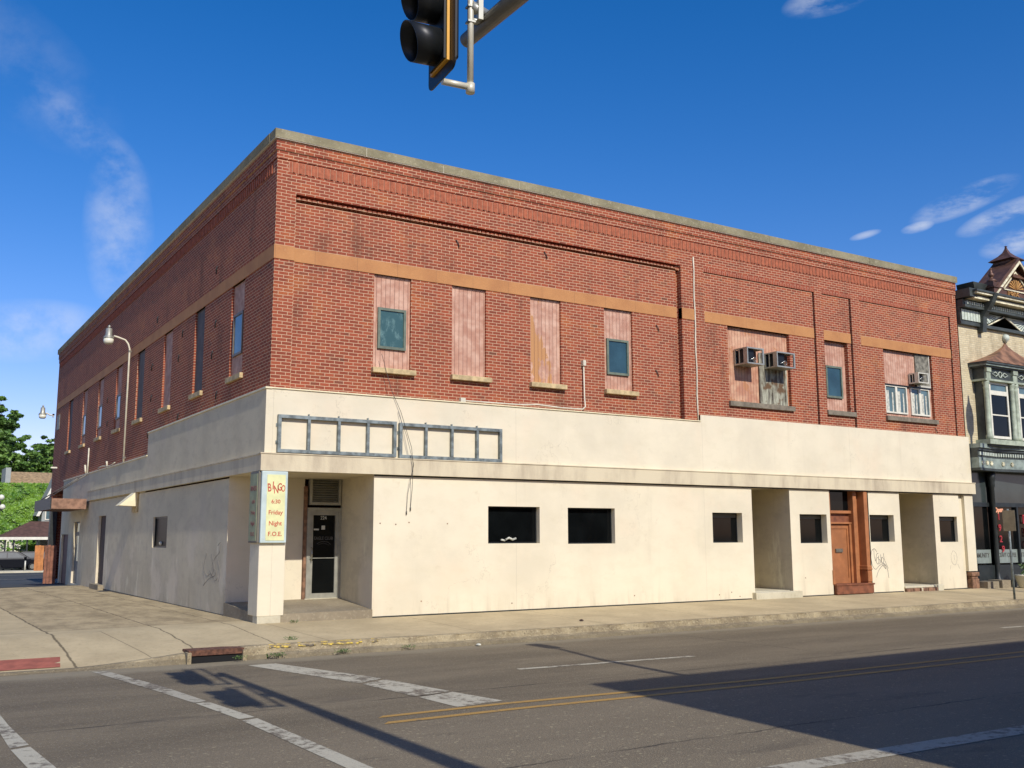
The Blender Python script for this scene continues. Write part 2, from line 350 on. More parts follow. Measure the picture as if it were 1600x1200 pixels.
plain('bark', (.07, .05, .035), .95, var=.3, bmp=.6)
plain('sign_back', (.30, .27, .22), .5, .3, var=.15)
def leaf_fn(c1, c2):
    def f(t, b, oc):
        rnd = t.new('NewGeometry').outputs['Random Per Island']
        n = t.noise(oc, .5, 3)
        col = t.mix(t.m('ADD', t.m('MULTIPLY', rnd, .6), t.m('MULTIPLY', t.ramp(n, .35, .65), .4)), c1, c2)
        t.set(b.inputs['Base Color'], col); b.inputs['Roughness'].default_value = .55
    return f
material('leaf', leaf_fn((.045, .115, .025), (.17, .30, .06)))
material('ivy', leaf_fn((.03, .12, .010), (.20, .36, .03)))
material('weed_leaf', leaf_fn((.05, .09, .02), (.10, .17, .04)))
def neon_fn(col, s):
    def f(t, b, oc):
        b.inputs['Base Color'].default_value = (*col, 1); b.inputs['Emission Color'].default_value = (*col, 1); b.inputs['Emission Strength'].default_value = s
    return f
material('neon_red', neon_fn((.36, .03, .035), .3)); material('neon_orange', neon_fn((.7, .32, .18), .5))

# ---------------------------------------------------------------- mesh builder
class MB:
    def __init__(s): s.v = []; s.f = []; s.mi = []; s.sm = []; s.cur = 0
    def face(s, pts, smooth=False):
        i = len(s.v); s.v += [tuple(p) for p in pts]; s.f.append(tuple(range(i, i + len(pts)))); s.mi.append(s.cur); s.sm.append(smooth)
    def box(s, x0, x1, y0, y1, z0, z1):
        i = len(s.v); s.v += [(x, y, z) for z in (z0, z1) for y in (y0, y1) for x in (x0, x1)]
        for q in ((0, 2, 3, 1), (4, 5, 7, 6), (0, 1, 5, 4), (2, 6, 7, 3), (0, 4, 6, 2), (1, 3, 7, 5)):
            s.f.append(tuple(i + k for k in q)); s.mi.append(s.cur); s.sm.append(False)
        return s
    def extrude(s, poly, vec):       # closed 3D polygon swept along vec
        n = len(poly); i = len(s.v); V = Vector(vec)
        s.v += [tuple(p) for p in poly] + [tuple(Vector(p) + V) for p in poly]
        fs = [tuple(range(i + n - 1, i - 1, -1)), tuple(range(i + n, i + 2 * n))] + [(i + k, i + (k + 1) % n, i + n + (k + 1) % n, i + n + k) for k in range(n)]
        for q in fs: s.f.append(q); s.mi.append(s.cur); s.sm.append(False)
        return s
    def tube(s, pts, r, seg=10, caps=True):
        pts = [Vector(p) for p in pts]; rs = r if isinstance(r, (list, tuple)) else [r] * len(pts); i0 = len(s.v)
        t0 = (pts[1] - pts[0]).normalized(); a = t0.orthogonal().normalized()
        for k, p in enumerate(pts):
            t = ((pts[min(k + 1, len(pts) - 1)] - pts[max(k - 1, 0)])).normalized()
            a = (a - t * a.dot(t)).normalized(); b = t.cross(a)
            s.v += [tuple(p + (a * math.cos(2 * math.pi * j / seg) + b * math.sin(2 * math.pi * j / seg)) * rs[k]) for j in range(seg)]
        for k in range(len(pts) - 1):
            for j in range(seg):
                s.f.append((i0 + k * seg + j, i0 + k * seg + (j + 1) % seg, i0 + (k + 1) * seg + (j + 1) % seg, i0 + (k + 1) * seg + j)); s.mi.append(s.cur); s.sm.append(True)
        if caps:
            s.f.append(tuple(i0 + j for j in range(seg))[::-1]); s.f.append(tuple(i0 + (len(pts) - 1) * seg + j for j in range(seg))); s.mi += [s.cur] * 2; s.sm += [False] * 2
        return s
    def lathe(s, prof, c=(0, 0, 0), seg=16, smooth=True, rot=0.0):   # profile [(r, z)]
        i0 = len(s.v); n = len(prof)
        for r_, z in prof: s.v += [(c[0] + r_ * math.cos(rot + 2 * math.pi * j / seg), c[1] + r_ * math.sin(rot + 2 * math.pi * j / seg), c[2] + z) for j in range(seg)]
        for k in range(n - 1):
            for j in range(seg):
                s.f.append((i0 + k * seg + j, i0 + k * seg + (j + 1) % seg, i0 + (k + 1) * seg + (j + 1) % seg, i0 + (k + 1) * seg + j)); s.mi.append(s.cur); s.sm.append(smooth)
        s.f.append(tuple(i0 + j for j in range(seg))[::-1]); s.f.append(tuple(i0 + (n - 1) * seg + j for j in range(seg))); s.mi += [s.cur] * 2; s.sm += [False] * 2
        return s
    def build(s, name, mats, parent=None, loc=None, rotz=0, bevel=0):
        me = bpy.data.meshes.new(name); me.from_pydata(s.v, [], s.f); me.update()
        for m in ([mats] if isinstance(mats, str) else mats): me.materials.append(MATS[m])
        me.polygons.foreach_set('material_index', s.mi); me.polygons.foreach_set('use_smooth', s.sm)
        o = bpy.data.objects.new(name, me); sc.collection.objects.link(o)
        if parent: o.parent = parent
        if loc: o.location = loc
        if rotz: o.rotation_euler.z = rotz
        if bevel:
            b = o.modifiers.new('bevel', 'BEVEL'); b.width = bevel; b.segments = 2; b.limit_method = 'ANGLE'
        return o
def tag(o, label=None, cat=None, group=None, kind=None):
    if label: o['label'] = label
    if cat: o['category'] = cat
    if group: o['group'] = group
    if kind: o['kind'] = kind
    return o
def empty(name, loc, label, cat, group=None, rotz=0):
    o = bpy.data.objects.new(name, None); sc.collection.objects.link(o); o.location = loc; o.rotation_euler.z = rotz; o.empty_display_size = .3
    return tag(o, label, cat, group)
def bx(name, m, parent, *b, bevel=0, label=None):
    o = MB().box(*b).build(name, m, parent, bevel=bevel)
    if label: o['label'] = label
    return o
def text_obj(name, items, m, parent=None, mat3=None, ext=.004, loc=None):
    """items: (string, size, x, z, rot, xscale) laid out in a local x/z plane facing -y; joined into ONE mesh"""
    mb = MB()
    for (st, size, x, z, rot, xs) in items:
        cu = bpy.data.curves.new('t', 'FONT'); cu.body = st; cu.size = size; cu.align_x = 'CENTER'; cu.align_y = 'CENTER'; cu.extrude = ext; cu.resolution_u = 3; cu.offset = .012 * size if size < .3 else 0
        to = bpy.data.objects.new('t', cu); sc.collection.objects.link(to)
        me = bpy.data.meshes.new_from_object(to.evaluated_get(bpy.context.evaluated_depsgraph_get()))
        i = len(mb.v)
        for v in me.vertices:
            a, b_ = v.co.x * xs, v.co.y; c, s_ = math.cos(rot), math.sin(rot)
            mb.v.append((x + a * c - b_ * s_, -v.co.z, z + a * s_ + b_ * c))
        for p in me.polygons: mb.f.append(tuple(i + k for k in p.vertices)); mb.mi.append(0); mb.sm.append(False)
        bpy.data.objects.remove(to); bpy.data.curves.remove(cu); bpy.data.meshes.remove(me)
    if mat3: mb.v = [tuple(mat3 @ Vector(v)) for v in mb.v]
    return mb.build(name, m, parent, loc)

def relief(mb, P, u0, u1, v0, v1, rects, reveal=.2, flip=False):
    """wall face with rectangular fields standing out (d>0) or back (d<0); d=None is an opening.  P(u,v,d)->xyz"""
    us = sorted({u0, u1} | {min(max(a, u0), u1) for r in rects for a in r[:2]}); vs = sorted({v0, v1} | {min(max(a, v0), v1) for r in rects for a in r[2:4]})
    nu, nv = len(us) - 1, len(vs) - 1; D = [[0.0] * nv for _ in range(nu)]; H = [[False] * nv for _ in range(nu)]
    for i in range(nu):
        for j in range(nv):
            cu, cv = (us[i] + us[i + 1]) / 2, (vs[j] + vs[j + 1]) / 2
            for r in rects:
                if r[0] < cu < r[1] and r[2] < cv < r[3]:
                    if r[4] is None: H[i][j] = True; D[i][j] = -(r[5] if len(r) > 5 else reveal)
                    else: H[i][j] = False; D[i][j] = r[4]
    def put(p): mb.face(p[::-1] if flip else p)
    for i in range(nu):
        j = 0
        while j < nv:
            if H[i][j]: j += 1; continue
            k = j
            while k + 1 < nv and not H[i][k + 1] and D[i][k + 1] == D[i][j]: k += 1
            d = D[i][j]; put([P(us[i], vs[j], d), P(us[i + 1], vs[j], d), P(us[i + 1], vs[k + 1], d), P(us[i], vs[k + 1], d)]); j = k + 1
    for i in range(nu - 1):
        for j in range(nv):
            a, b_ = D[i][j], D[i + 1][j]
            if a != b_:
                q = [P(us[i + 1], vs[j], a), P(us[i + 1], vs[j], b_), P(us[i + 1], vs[j + 1], b_), P(us[i + 1], vs[j + 1], a)]; put(q)
    for i in range(nu):
        for j in range(nv - 1):
            a, b_ = D[i][j], D[i][j + 1]
            if a != b_: put([P(us[i], vs[j + 1], a), P(us[i + 1], vs[j + 1], a), P(us[i + 1], vs[j + 1], b_), P(us[i], vs[j + 1], b_)])
FP = lambda y: (lambda u, v, d: (u, y - d, v))
SP = lambda x: (lambda u, v, d: (x - d, u, v))

# ================================================================ SETTING
def lerp(a, b, t): return a + (b - a) * t
def cl01(t): return max(0, min(1, t))
def kerb_edge(x): return -2.72 - .12 * cl01((x + 1) / 5) if x > -6 else -2.72
def kerb_top(x):
    k = cl01((-1.0 - x) / 2.9); return lerp(0.0, -.165, k * k * (3 - 2 * k))
def side_z(x, y):
    if y <= 0:
        t = cl01((y - kerb_edge(x)) / (-.1 - kerb_edge(x))); zt = kerb_top(x)
        return lerp(zt, .135, t ** (.8 if x < -1 else 1))
    return .135 - .004 * max(0, y - 8) - .012 * max(0, -x - 1)
sg = MB()
xs = [-6 + .4 * k for k in range(30)] + [6 + 2 * k for k in range(28)]
def grid(mb, xs, rows):
    i0 = len(mb.v); nx = len(xs)
    for r_ in rows: mb.v += [(x, r_(x), side_z(x, r_(x))) for x in xs]
    for j in range(len(rows) - 1):
        for i in range(nx - 1):
            mb.f.append((i0 + j * nx + i, i0 + j * nx + i + 1, i0 + (j + 1) * nx + i + 1, i0 + (j + 1) * nx + i)); mb.mi.append(0); mb.sm.append(True)
grid(sg, xs, [(lambda x, t=t: lerp(kerb_edge(x), .3, t)) for t in (0, .12, .25, .4, .55, .7, .85, 1)])
grid(sg, [x for x in xs if x <= .4], [(lambda x, y=y: y) for y in (.3, 1, 2, 4, 6, 8, 11, 14, 17, 19.2)])
tag(sg.build('sidewalk', 'sidewalk_concrete'), kind='structure')
# kerb: worn slab edge, ledge, lower course; gap where the storm inlet sits
def noisy(x, s): return .018 * math.sin(x * 7.3 + s) + .012 * math.sin(x * 17.1 + 2 * s) + .008 * math.sin(x * 41 + s)
kb = MB()
def kerb_run(x0, x1, step, ledge=True):
    n = max(2, int((x1 - x0) / step)); i0 = len(kb.v)
    for i in range(n + 1):
        x = x0 + (x1 - x0) * i / n; e = kerb_edge(x); zt = kerb_top(x); a = noisy(x, 0); c = noisy(x, 2.2)
        zb = -.20; m = lerp(zt, zb, .52)
        if ledge: pr = [(e + .14, zt + .012), (e - .0 + a * .6, zt + .008), (e - .03 + a, m + .02), (e - .05 + a, m), (e - .17 + c, m - .012), (e - .20 + c, m - .03), (e - .225 + c, zb)]
        else: pr = [(e + .14, zt + .012), (e - .02 + a * .3, zt + .010), (e - .06 + a * .3, zt - .02), (e - .10, lerp(zt, zb, .6)), (e - .13, zb), (e - .16, zb), (e - .17, zb)]
        kb.v += [(x, y, z) for y, z in pr]
    k = 7
    for i in range(n):
        for j in range(k - 1):
            kb.f.append((i0 + i * k + j, i0 + i * k + j + 1, i0 + (i + 1) * k + j + 1, i0 + (i + 1) * k + j)); kb.mi.append(0); kb.sm.append(False)
kerb_run(-6, -2.08, .1, False); kerb_run(-1.24, -.85, .08, False); kerb_run(-.85, 14, .06); kerb_run(14, 60, .25)
tag(kb.build('kerb', 'kerb_concrete'), kind='structure')
yk = MB()
for (a, b_) in ((-.78, -.42), (-.30, -.02), (.10, .62), (.70, .80), (1.0, 1.12)):
    x = a
    while x < b_:
        h = random.uniform(.6, 1); yk.face([(x, kerb_edge(x) + .03, kerb_top(x) + .016), (x, kerb_edge(x) - .036 + noisy(x, 0), kerb_top(x) - .05 * h), (x + .06, kerb_edge(x) - .036 + noisy(x + .06, 0), kerb_top(x) - .05 * h), (x + .06, kerb_edge(x) + .03, kerb_top(x) + .016)]); x += .06
tag(yk.build('kerb_paint', 'kerb_yellow'), kind='structure')
rd = MB(); rd.face([(-80, -15.2, -.19), (160, -15.2, -.19), (160, -2.6, -.19), (-80, -2.6, -.19)])
rd.face([(-80, -2.6, -.19), (-6, -2.6, -.19), (-6, 19, -.19), (-80, 19, -.19)]); rd.face([(-80, -40, -.19), (-8.5, -40, -.19), (-8.5, -15.2, -.19), (-80, -15.2, -.19)])
tag(rd.build('road', 'asphalt'), kind='structure')
sw2 = MB().box(-8.5, 160, -19.7, -15.2, -.5, -.04); tag(sw2.build('far_sidewalk', 'kerb_concrete'), kind='structure')
al = MB(); al.face([(-80, 19.2, .085), (60, 19.2, .085), (60, 34, -.33), (-80, 34, -.33)]); al.face([(-80, 34, -.33), (60, 34, -.33), (60, 66, -.86), (-80, 66, -.86)]); al.face([(-80, 68.3, -.8), (60, 68.3, -.8), (60, 160, -1.2), (-80, 160, -1.2)])
tag(al.build('alley', 'shaded_asphalt'), kind='structure')
for y_, z_ in ((40, -.405), (52, -.60)):
    m_ = MB(); m_.face([(-2, y_, z_), (4.6, y_ + 1, z_ - .012), (4.6, y_ + 1.3, z_ - .016), (-2, y_ + .3, z_ - .004)]); tag(m_.build('parking_line', 'faded_white_paint'), kind='structure')
st = MB().box(-80, 60, 66, 68.3, -1.2, -.74); tag(st.build('far_pavement', 'pale_concrete'), kind='structure')
gd = MB(); gd.face([(-3000, -3000, -1.3), (3000, -3000, -1.3), (3000, 3000, -1.3), (-3000, 3000, -1.3)]); tag(gd.build('ground', 'old_concrete'), kind='structure')
# road markings, 4 mm proud
ZM = -.186
def ribbon(name, L, Rr, m, z=ZM, pieces=None):
    mb = MB()
    for i in range(len(L) - 1):
        mb.face([(*L[i], z), (*Rr[i], z), (*Rr[i + 1], z), (*L[i + 1], z)])
    return tag(mb.build(name, m), kind='structure')
ribbon('crosswalk_line', [(-3.5, -3.0), (-3.17, -5.2), (-2.99, -6.62)], [(-3.30, -3.05), (-2.98, -5.05), (-2.83, -6.55)], 'faded_white_paint')
ribbon('crosswalk_line', [(-2.985, -6.66), (-2.87, -7.95)], [(-2.825, -6.62), (-2.69, -7.92)], 'white_paint')
ribbon('crosswalk_line', [(-2.87, -8.05), (-2.84, -9.4), (-2.81, -10.68), (-2.75, -15)], [(-2.69, -8.0), (-2.65, -9.35), (-2.62, -10.78), (-2.55, -15)], 'white_paint')
ribbon('crosswalk_line', [(-5.12, -3.4), (-5.1, -7.4), (-5.1, -8.28)], [(-5.02, -3.4), (-4.98, -7.0), (-4.93, -8.2)], 'white_paint')
ribbon('crosswalk_line', [(-5.1, -8.36), (-5.06, -9.3), (-5.0, -15)], [(-4.93, -8.3), (-4.86, -9.33), (-4.8, -15)], 'white_paint')
ribbon('stop_line', [(-1.38, -3.55), (-.72, -6.2)], [(-.95, -3.52), (-.27, -5.95)], 'white_paint')
ribbon('stop_line', [(-.72, -6.3), (-.60, -7.6)], [(-.27, -6.05), (-.05, -7.45)], 'white_paint')
ribbon('stop_line', [(-.60, -7.68), (-.55, -8.55)], [(-.05, -7.53), (.12, -8.45)], 'white_paint')
ribbon('centre_line', [(-1.5, -8.60), (0, -8.58), (4, -8.80), (10, -8.86), (90, -8.9)], [(-1.6, -8.70), (0, -8.69), (4, -8.91), (10, -8.97), (90, -9.02)], 'yellow_paint')
ribbon('centre_line', [(-1.6, -8.95), (0, -8.95), (4, -9.15), (10, -9.22), (90, -9.26)], [(-1.7, -9.06), (0, -9.06), (4, -9.26), (10, -9.33), (90, -9.38)], 'yellow_paint')
for k in range(5): ribbon('lane_line', [(1.8 + 12 * k, -6.10), (5.05 + 12 * k, -6.30)], [(1.78 + 12 * k, -6.22), (5.03 + 12 * k, -6.42)], 'white_paint')
ribbon('lane_line', [(.0, -12.56), (3.4, -12.66), (9, -12.8)], [(-.1, -12.82), (3.3, -12.93), (9, -13.05)], 'faded_white_paint')
tp = MB(); tp.face([(x, y, side_z(x, y) + .004) for x, y in ((-5.2, -2.60), (-3.86, -2.60), (-3.78, -2.0), (-5.2, -2.0))])
tag(tp.build('tactile_paving', 'tactile_red'), kind='structure')

# ================================================================ CORNER BUILDING
B = empty('corner_building', (0, 0, 0), 'two storey red brick corner building with cream stucco ground floor and boarded windows', 'building')
LX, DY, ZT = 22.33, 28.5, 9.70
BB, BT, ZSL = 7.224, 7.506, 5.21
WINS = [(2.20, 3.07), (4.07, 4.94), (6.13, 6.99), (8.27, 9.14)]
rects = [(-.1, LX + .1, 9.31, 9.48, .02), (-.1, LX + .1, 9.48, 9.8, .045),
         (.41, 10.72, 4.2, 8.62, -.07), (.41, 10.60, 8.47, 8.62, -.15), (10.60, 10.72, 4.2, 8.50, -.17), (11.5, 15.71, 4.2, 8.56, -.025), (16.04, 17.26, 4.2, 8.58, -.025), (17.63, 21.97, 4.2, 8.56, -.025)]
rects += [(15.655, 15.715, 4.2, 8.56, -.14), (17.20, 17.26, 4.2, 8.58, -.14), (21.92, 21.97, 4.2, 8.56, -.14)]
rects += [(a, b, ZSL, BB, None, .17) for a, b in WINS] + [(12.32, 14.64, ZSL, BB, None, .16), (16.07, 17.06, ZSL, BB, None, .2), (18.63, 20.93, ZSL, BB, None, .16)]
mb = MB(); relief(mb, FP(0), 0, LX, 4.2, ZT, rects)
mb.build('brick_wall', 'brick', B)
LW = [(1.86, 2.78), (4.95, 5.82), (8.05, 8.98), (11.32, 12.3), (14.5, 15.4), (17.6, 18.5), (20.75, 21.65), (24.0, 24.95)]
rects = [(-.1, DY, 9.31, 9.48, .02), (-.1, DY, 9.48, 9.8, .045)] + [(a, b, ZSL - .05, BB, None, .17) for a, b in LW] + [(24.45, 28.1, 3.2, 3.62, None, .9)]
mb = MB(); relief(mb, SP(0), 0, DY, 3.3, ZT, rects, flip=True)
mb.face([(0, DY, 0), (LX, DY, 0), (LX, DY, ZT), (0, DY, ZT)]); mb.face([(LX, 0, 0), (LX, DY, 0), (LX, DY, ZT), (LX, 0, ZT)])
mb.build('brick_wall', 'brick', B)
MB().box(.9, 1.0, 24.4, DY - .02, 0, 3.62).box(.02, .9, 24.4, 24.5, 0, 3.25).build('rear_passage', 'dark_red_brick', B); bx('rear_pier', 'black_iron', B, .0, .26, 28.12, DY - .02, 0, 3.3)
bx('roof', 'roof_tar', B, .1, LX - .1, .1, DY - .1, 9.3, 9.4)
# coping with mortar joints
cp = MB()
segs = [-.1, 1.9, 3.75, 5.75, 7.8, 9.8, 11.8, 13.9, 16, 18.1, 20.2, 22.36]
for a, b in zip(segs, segs[1:]): cp.box(a + .006, b - .006, -.10, .26, 9.712, 9.90 + random.uniform(-.006, .006))
y = .26
while y < DY: y2 = min(DY, y + random.uniform(1.9, 2.3)); cp.box(-.10, .26, y + .006, y2 - .006, 9.712, 9.90 + random.uniform(-.006, .006)); y = y2
cp.build('coping', 'coping_stone', B)
cj = MB().box(-.09, LX, -.09, .2, 9.70, 9.885).box(-.09, .2, .2, DY, 9.70, 9.885); cj.build('coping_joint', 'white_trim', B)
# soldier course: alternate bricks stand proud
plain('upright_brick', (.36, .105, .055), .85, var=.22, scale=9, bmp=.3); plain('pale_mortar', (.56, .34, .26), .9, var=.15, scale=8)
bx('mortar_bed', 'pale_mortar', B, .24, LX - .14, -.004, .01, 9.055, 9.285); bx('mortar_bed', 'pale_mortar', B, -.004, .01, .18, DY - .1, 9.055, 9.285)
sd = MB(); n_ = int((LX - .4) / .068)
for k in range(n_): x = .25 + k * .068; sd.box(x, x + .058, -.024 if k % 2 else -.008, .01, 9.06, 9.28)
sd.build('soldier_course', 'upright_brick', B); sd = MB()
for k in range(int((DY - .35) / .068)): y = .2 + k * .068; sd.box(-.024 if k % 2 else -.008, .01, y, y + .058, 9.06, 9.28)
sd.build('soldier_course', 'upright_brick', B)
MB().box(-.045, .0, -.045, .0, 9.48, 9.712).box(-.02, .0, -.02, .0, 9.31, 9.48).build('brick_corner', 'brick', B)
s2 = MB()
for a, b in ((11.5, 15.71), (16.04, 17.26), (17.63, 21.97)):
    s2.box(a, b, -.006, .04, 8.562, 8.675)
x = 11.55
s2.build('soldier_course', 'brick_soldier', B)
# corbel over the long panel: a projecting row with dentil headers and dark gaps
cb = MB().box(.41, 10.60, .045, .149, 8.53, 8.555)
x = .44
while x < 10.5: cb.box(x, x + .075, .022, .1, 8.522, 8.563); x += .112
cb.build('corbel_course', 'brick', B)
# terracotta band
tb = MB()
for a, b, yy in ((.41, 10.60, .056), (-.014, .41, -.014), (10.72, 11.14, -.014), (11.5, 15.655, .011), (16.04, 17.20, .011), (17.63, 21.92, .011)): tb.box(a, b, yy, .12, BB, BT)
tb.box(-.014, .1, .121, DY - .3, BB, BT)
tb.build('terracotta_band', 'terracotta', B)
# ---- boarded windows
def fwin(a, b, m='pink_board', y=.13, z0=ZSL, z1=BB):
    return bx('boarded_window', m, B, a - .01, b + .01, y, y + .04, z0 - .02, z1 + .02)
def pane(par, a, b, z0, z1, y, m, fm='window_frame_green', t=.055):
    f = MB().box(a, a + t, y - .05, y, z0, z1).box(b - t, b, y - .05, y, z0, z1).box(a + t, b - t, y - .05, y, z0, z0 + t).box(a + t, b - t, y - .05, y, z1 - t, z1).build('window_frame', fm, par)
    bx('pane', m, par, a + t - .005, b - t + .005, y - .022, y - .012, z0 + t - .005, z1 - t + .005)
def sill(a, b, z=ZSL, m='sill_stone', h=.105, y=.0):
    bx('window_sill', m, B, a, b, y - .05, y + .14, z - h, z + .003, bevel=.008)
wa = fwin(2.2, 3.07); wa['label'] = 'pink board with small dirty teal window'; pane(wa, 2.31, 2.965, 5.64, 6.52, .13, 'teal_glass')
wb = fwin(4.07, 4.94); wc = fwin(6.13, 6.99, 'peeling_board'); wc['label'] = 'pink board with orange peeled patches'
wd = fwin(8.27, 9.14); pane(wd, 8.36, 9.03, 5.6, 6.48, .13, 'blue_glass')
for a, b in WINS: sill(a - .04, b + .09)
for par, (a, b) in zip((wa, wb, wc, wd), WINS):
    MB().box(a, a + .035, .112, .128, ZSL, BB).box(a + .035, b, .118, .128, BB - .05, BB).build('batten', 'pink_board', par)
we = fwin(12.32, 14.64, 'patchy_board'); we['label'] = 'wide pink board with bare grey wood panel'
MB().box(13.52, 14.54, .10, .128, 5.22, 6.62).box(13.50, 13.60, .08, .10, 5.22, 6.6).box(13.98, 14.02, .085, .10, 5.22, 6.1).box(14.47, 14.55, .08, .10, 5.22, 6.6).build('bare_panel', 'weathered_wood', we)
sill(12.28, 14.70, m='grey_sill', h=.13)
wf = fwin(16.07, 17.06, 'pink_board', .16); wf['label'] = 'narrow pink board with blue grey window'; pane(wf, 16.19, 16.87, 5.6, 6.52, .16, 'blue_glass', 'window_frame_green'); sill(16.02, 17.22, m='grey_sill', h=.13)
wg = fwin(18.63, 20.93, 'pink_board'); wg['label'] = 'pink board over four narrow curtained panes'
bx('bare_panel', 'grey_wood', wg, 20.20, 20.86, .085, .128, 6.24, 7.215); MB().box(20.83, 20.87, .07, .084, 6.2, 7.21).box(20.2, 20.87, .065, .084, 6.2, 6.25).build('panel_trim', 'steel_light', wg)
for a, b in ((18.70, 19.22), (19.22, 19.72), (19.90, 20.34), (20.34, 20.80)):
    f = MB().box(a, a + .045, .085, .128, 5.32, 6.15).box(b - .045, b, .085, .128, 5.32, 6.15).box(a + .045, b - .045, .085, .128, 5.32, 5.365).box(a + .045, b - .045, .085, .128, 6.12, 6.15).build('window_frame', 'white_trim', wg)
    MB().box(a + .06, a + .20, .112, .122, 5.37, 6.0).box(b - .18, b - .12, .112, .122, 5.37, 5.95).build('curtain', 'curtain', f)
    bx('pane', 'side_glass', f, a + .04, b - .04, .122, .1275, 5.36, 6.13)
bx('window_ledge', 'black_metal', wg, 18.64, 20.88, .07, .129, 6.152, 6.195)
sill(18.58, 20.99, m='grey_sill', h=.13)
# side windows (left facade)
for k, (a, b) in enumerate(LW):
    m = ['pink_board', 'dark_board', 'pink_board', 'dark_board', 'pink_board', 'pink_board', 'pink_board', 'dark_board'][k]
    o = bx('boarded_window', m, B, .05, .09, a - .01, b + .01, ZSL - .06, BB + .02)
    if k in (0, 4, 5, 6):
        z0, z1 = (5.62, 6.55) if k == 0 else (5.5, 6.3); a2, b2 = a + .12, b - .12
        f = MB().box(.01, .05, a2, a2 + .05, z0, z1).box(.01, .05, b2 - .05, b2, z0, z1).box(.01, .05, a2 + .05, b2 - .05, z0, z0 + .05).box(.01, .05, a2 + .05, b2 - .05, z1 - .05, z1).build('window_frame', 'window_frame_brown', o)
        bx('pane', 'side_glass', o, .03, .04, a2 + .045, b2 - .045, z0 + .045, z1 - .045)
    bx('window_sill', 'sill_stone', B, -.07, .048, a - .08, b + .06, ZSL - .16, ZSL - .047, bevel=.008)
bx('window', 'grey_door', B, -.03, .01, 27.25, 27.9, 6.3, 6.95)
# brick wall ties
for (x, z) in ((6.57, 8.29), (9.95, 6.9), (9.9, 5.75), (4.2, 8.2), (20.9, 4.9)):
    yy = .07 if x < 11 else .02; MB().tube([(x - .05, yy - .02, z + .07), (x, yy - .03, z), (x + .03, yy - .03, z - .09)], .012, 6).build('wall_anchor', 'black_iron', B)
for (yy, z) in ((3.9, 6.6), (4.1, 5.9), (6.9, 6.9), (7.2, 6.3), (10.2, 6.5), (10.1, 5.6), (13.6, 6.4), (13.5, 5.6), (16.6, 6.3), (16.4, 5.5), (7.0, 4.75), (3.6, 4.9), (10.3, 4.6), (4.0, 7.9), (9.8, 7.8)):
    MB().tube([(-.03, yy - .05, z + .08), (-.04, yy, z), (-.03, yy + .03, z - .10)], .014, 6).build('wall_anchor', 'black_iron', B)
# ---- stucco storey
ZL0, ZL1 = 2.985, 3.31
up_ = MB()
relief(up_, FP(-.1), -.1, LX + .03, ZL1 - .05, 4.76, [(-.2, 11.15, 4.59, 4.9, None, .0)])
up_.face([(-.1, -.1, 4.59), (11.15, -.1, 4.59), (11.15, 0, 4.59), (-.1, 0, 4.59)]); up_.face([(11.15, -.1, 4.76), (LX + .03, -.1, 4.76), (LX + .03, 0, 4.76), (11.15, 0, 4.76)])
up_.face([(LX + .03, -.1, 3), (LX + .03, .3, 3), (LX + .03, .3, 4.76), (LX + .03, -.1, 4.76)])
up_.build('stucco_wall', 'stucco', B)
us = MB()
us.face([(-.1, 9.87, ZL1 - .05), (-.1, -.1, ZL1 - .05), (-.1, -.1, 4.58), (-.1, 9.87, 4.58)]); us.face([(-.1, 9.87, 3.95), (-.1, 9.87, 4.58), (0, 9.87, 4.58), (0, 9.87, 3.95)])
us.face([(-.1, 24.4, ZL1 - .35), (-.1, 9.87, ZL1 - .35), (-.1, 9.87, 3.95), (-.1, 24.4, 3.95)][::1])
us.build('stucco_wall', 'stucco_shaded', B)
fl = MB().box(-.125, .01, -.125, 9.87, 4.58, 4.615).box(-.125, .01, 9.87, 24.4, 3.95, 3.985).box(.01, 11.15, -.125, .01, 4.588, 4.612)
fl.build('flashing', 'cream_metal', B)
lg = MB().box(-.19, LX + .06, -.19, -.09, ZL0, ZL1).box(-.19, -.09, -.09, 18.4, ZL0, ZL1 - .015)
lg.box(-.205, LX + .07, -.205, -.09, ZL1, ZL1 + .02).box(-.205, -.09, -.09, 18.4, ZL1 - .015, ZL1 + .01)
lg.build('ledge', 'ledge', B)
lo = MB()
FH = [(4.90, 6.24, 1.58, 2.38), (7.01, 8.36, 1.56, 2.375), (11.45, 12.48, 1.56, 2.31), (14.60, 15.66, 1.53, 2.30), (17.44, 18.50, 1.55, 2.31), (20.6, 21.61, 1.53, 2.29)]
rr = [(a, b, c, d, None, .16 if k < 2 else .26) for k, (a, b, c, d) in enumerate(FH)]
rr += [(12.84, 14.24, 0, 3.1, None, .0), (15.8, 17.42, 0, 3.1, None, .0), (18.79, 20.37, 0, 3.1, None, .0), (21.61, 21.90, .0, 3.1, -.1), (21.9, 22.4, .0, .65, -.3)]
relief(lo, FP(-.1), 2.2, LX, .0, ZL0 + .02, rr)
lo.face([(LX, -.1, .65), (LX, .3, .65), (LX, .3, 3), (LX, -.1, 3)])
lr = MB()
lr.face([(2.2, -.1, 0), (2.2, -.1, 3), (2.40, 2.1, 3), (2.40, 2.1, 0)][::-1])
lk = MB(); lk.face([(-.1, 2.1, 0), (1.56, 2.1, 0), (1.56, 2.1, 3), (-.1, 2.1, 3)])
lk.face([(1.56, 2.1, 2.98), (2.4, 2.1, 2.98), (2.4, 2.1, 3.1), (1.56, 2.1, 3.1)])
lr.face([(-.1, -.1, 2.99), (-.1, 2.1, 2.99), (2.42, 2.1, 2.99), (2.42, -.1, 2.99)]); lr.build('porch_wall', 'stucco_shaded', B); lk.build('porch_wall', 'stucco', B)
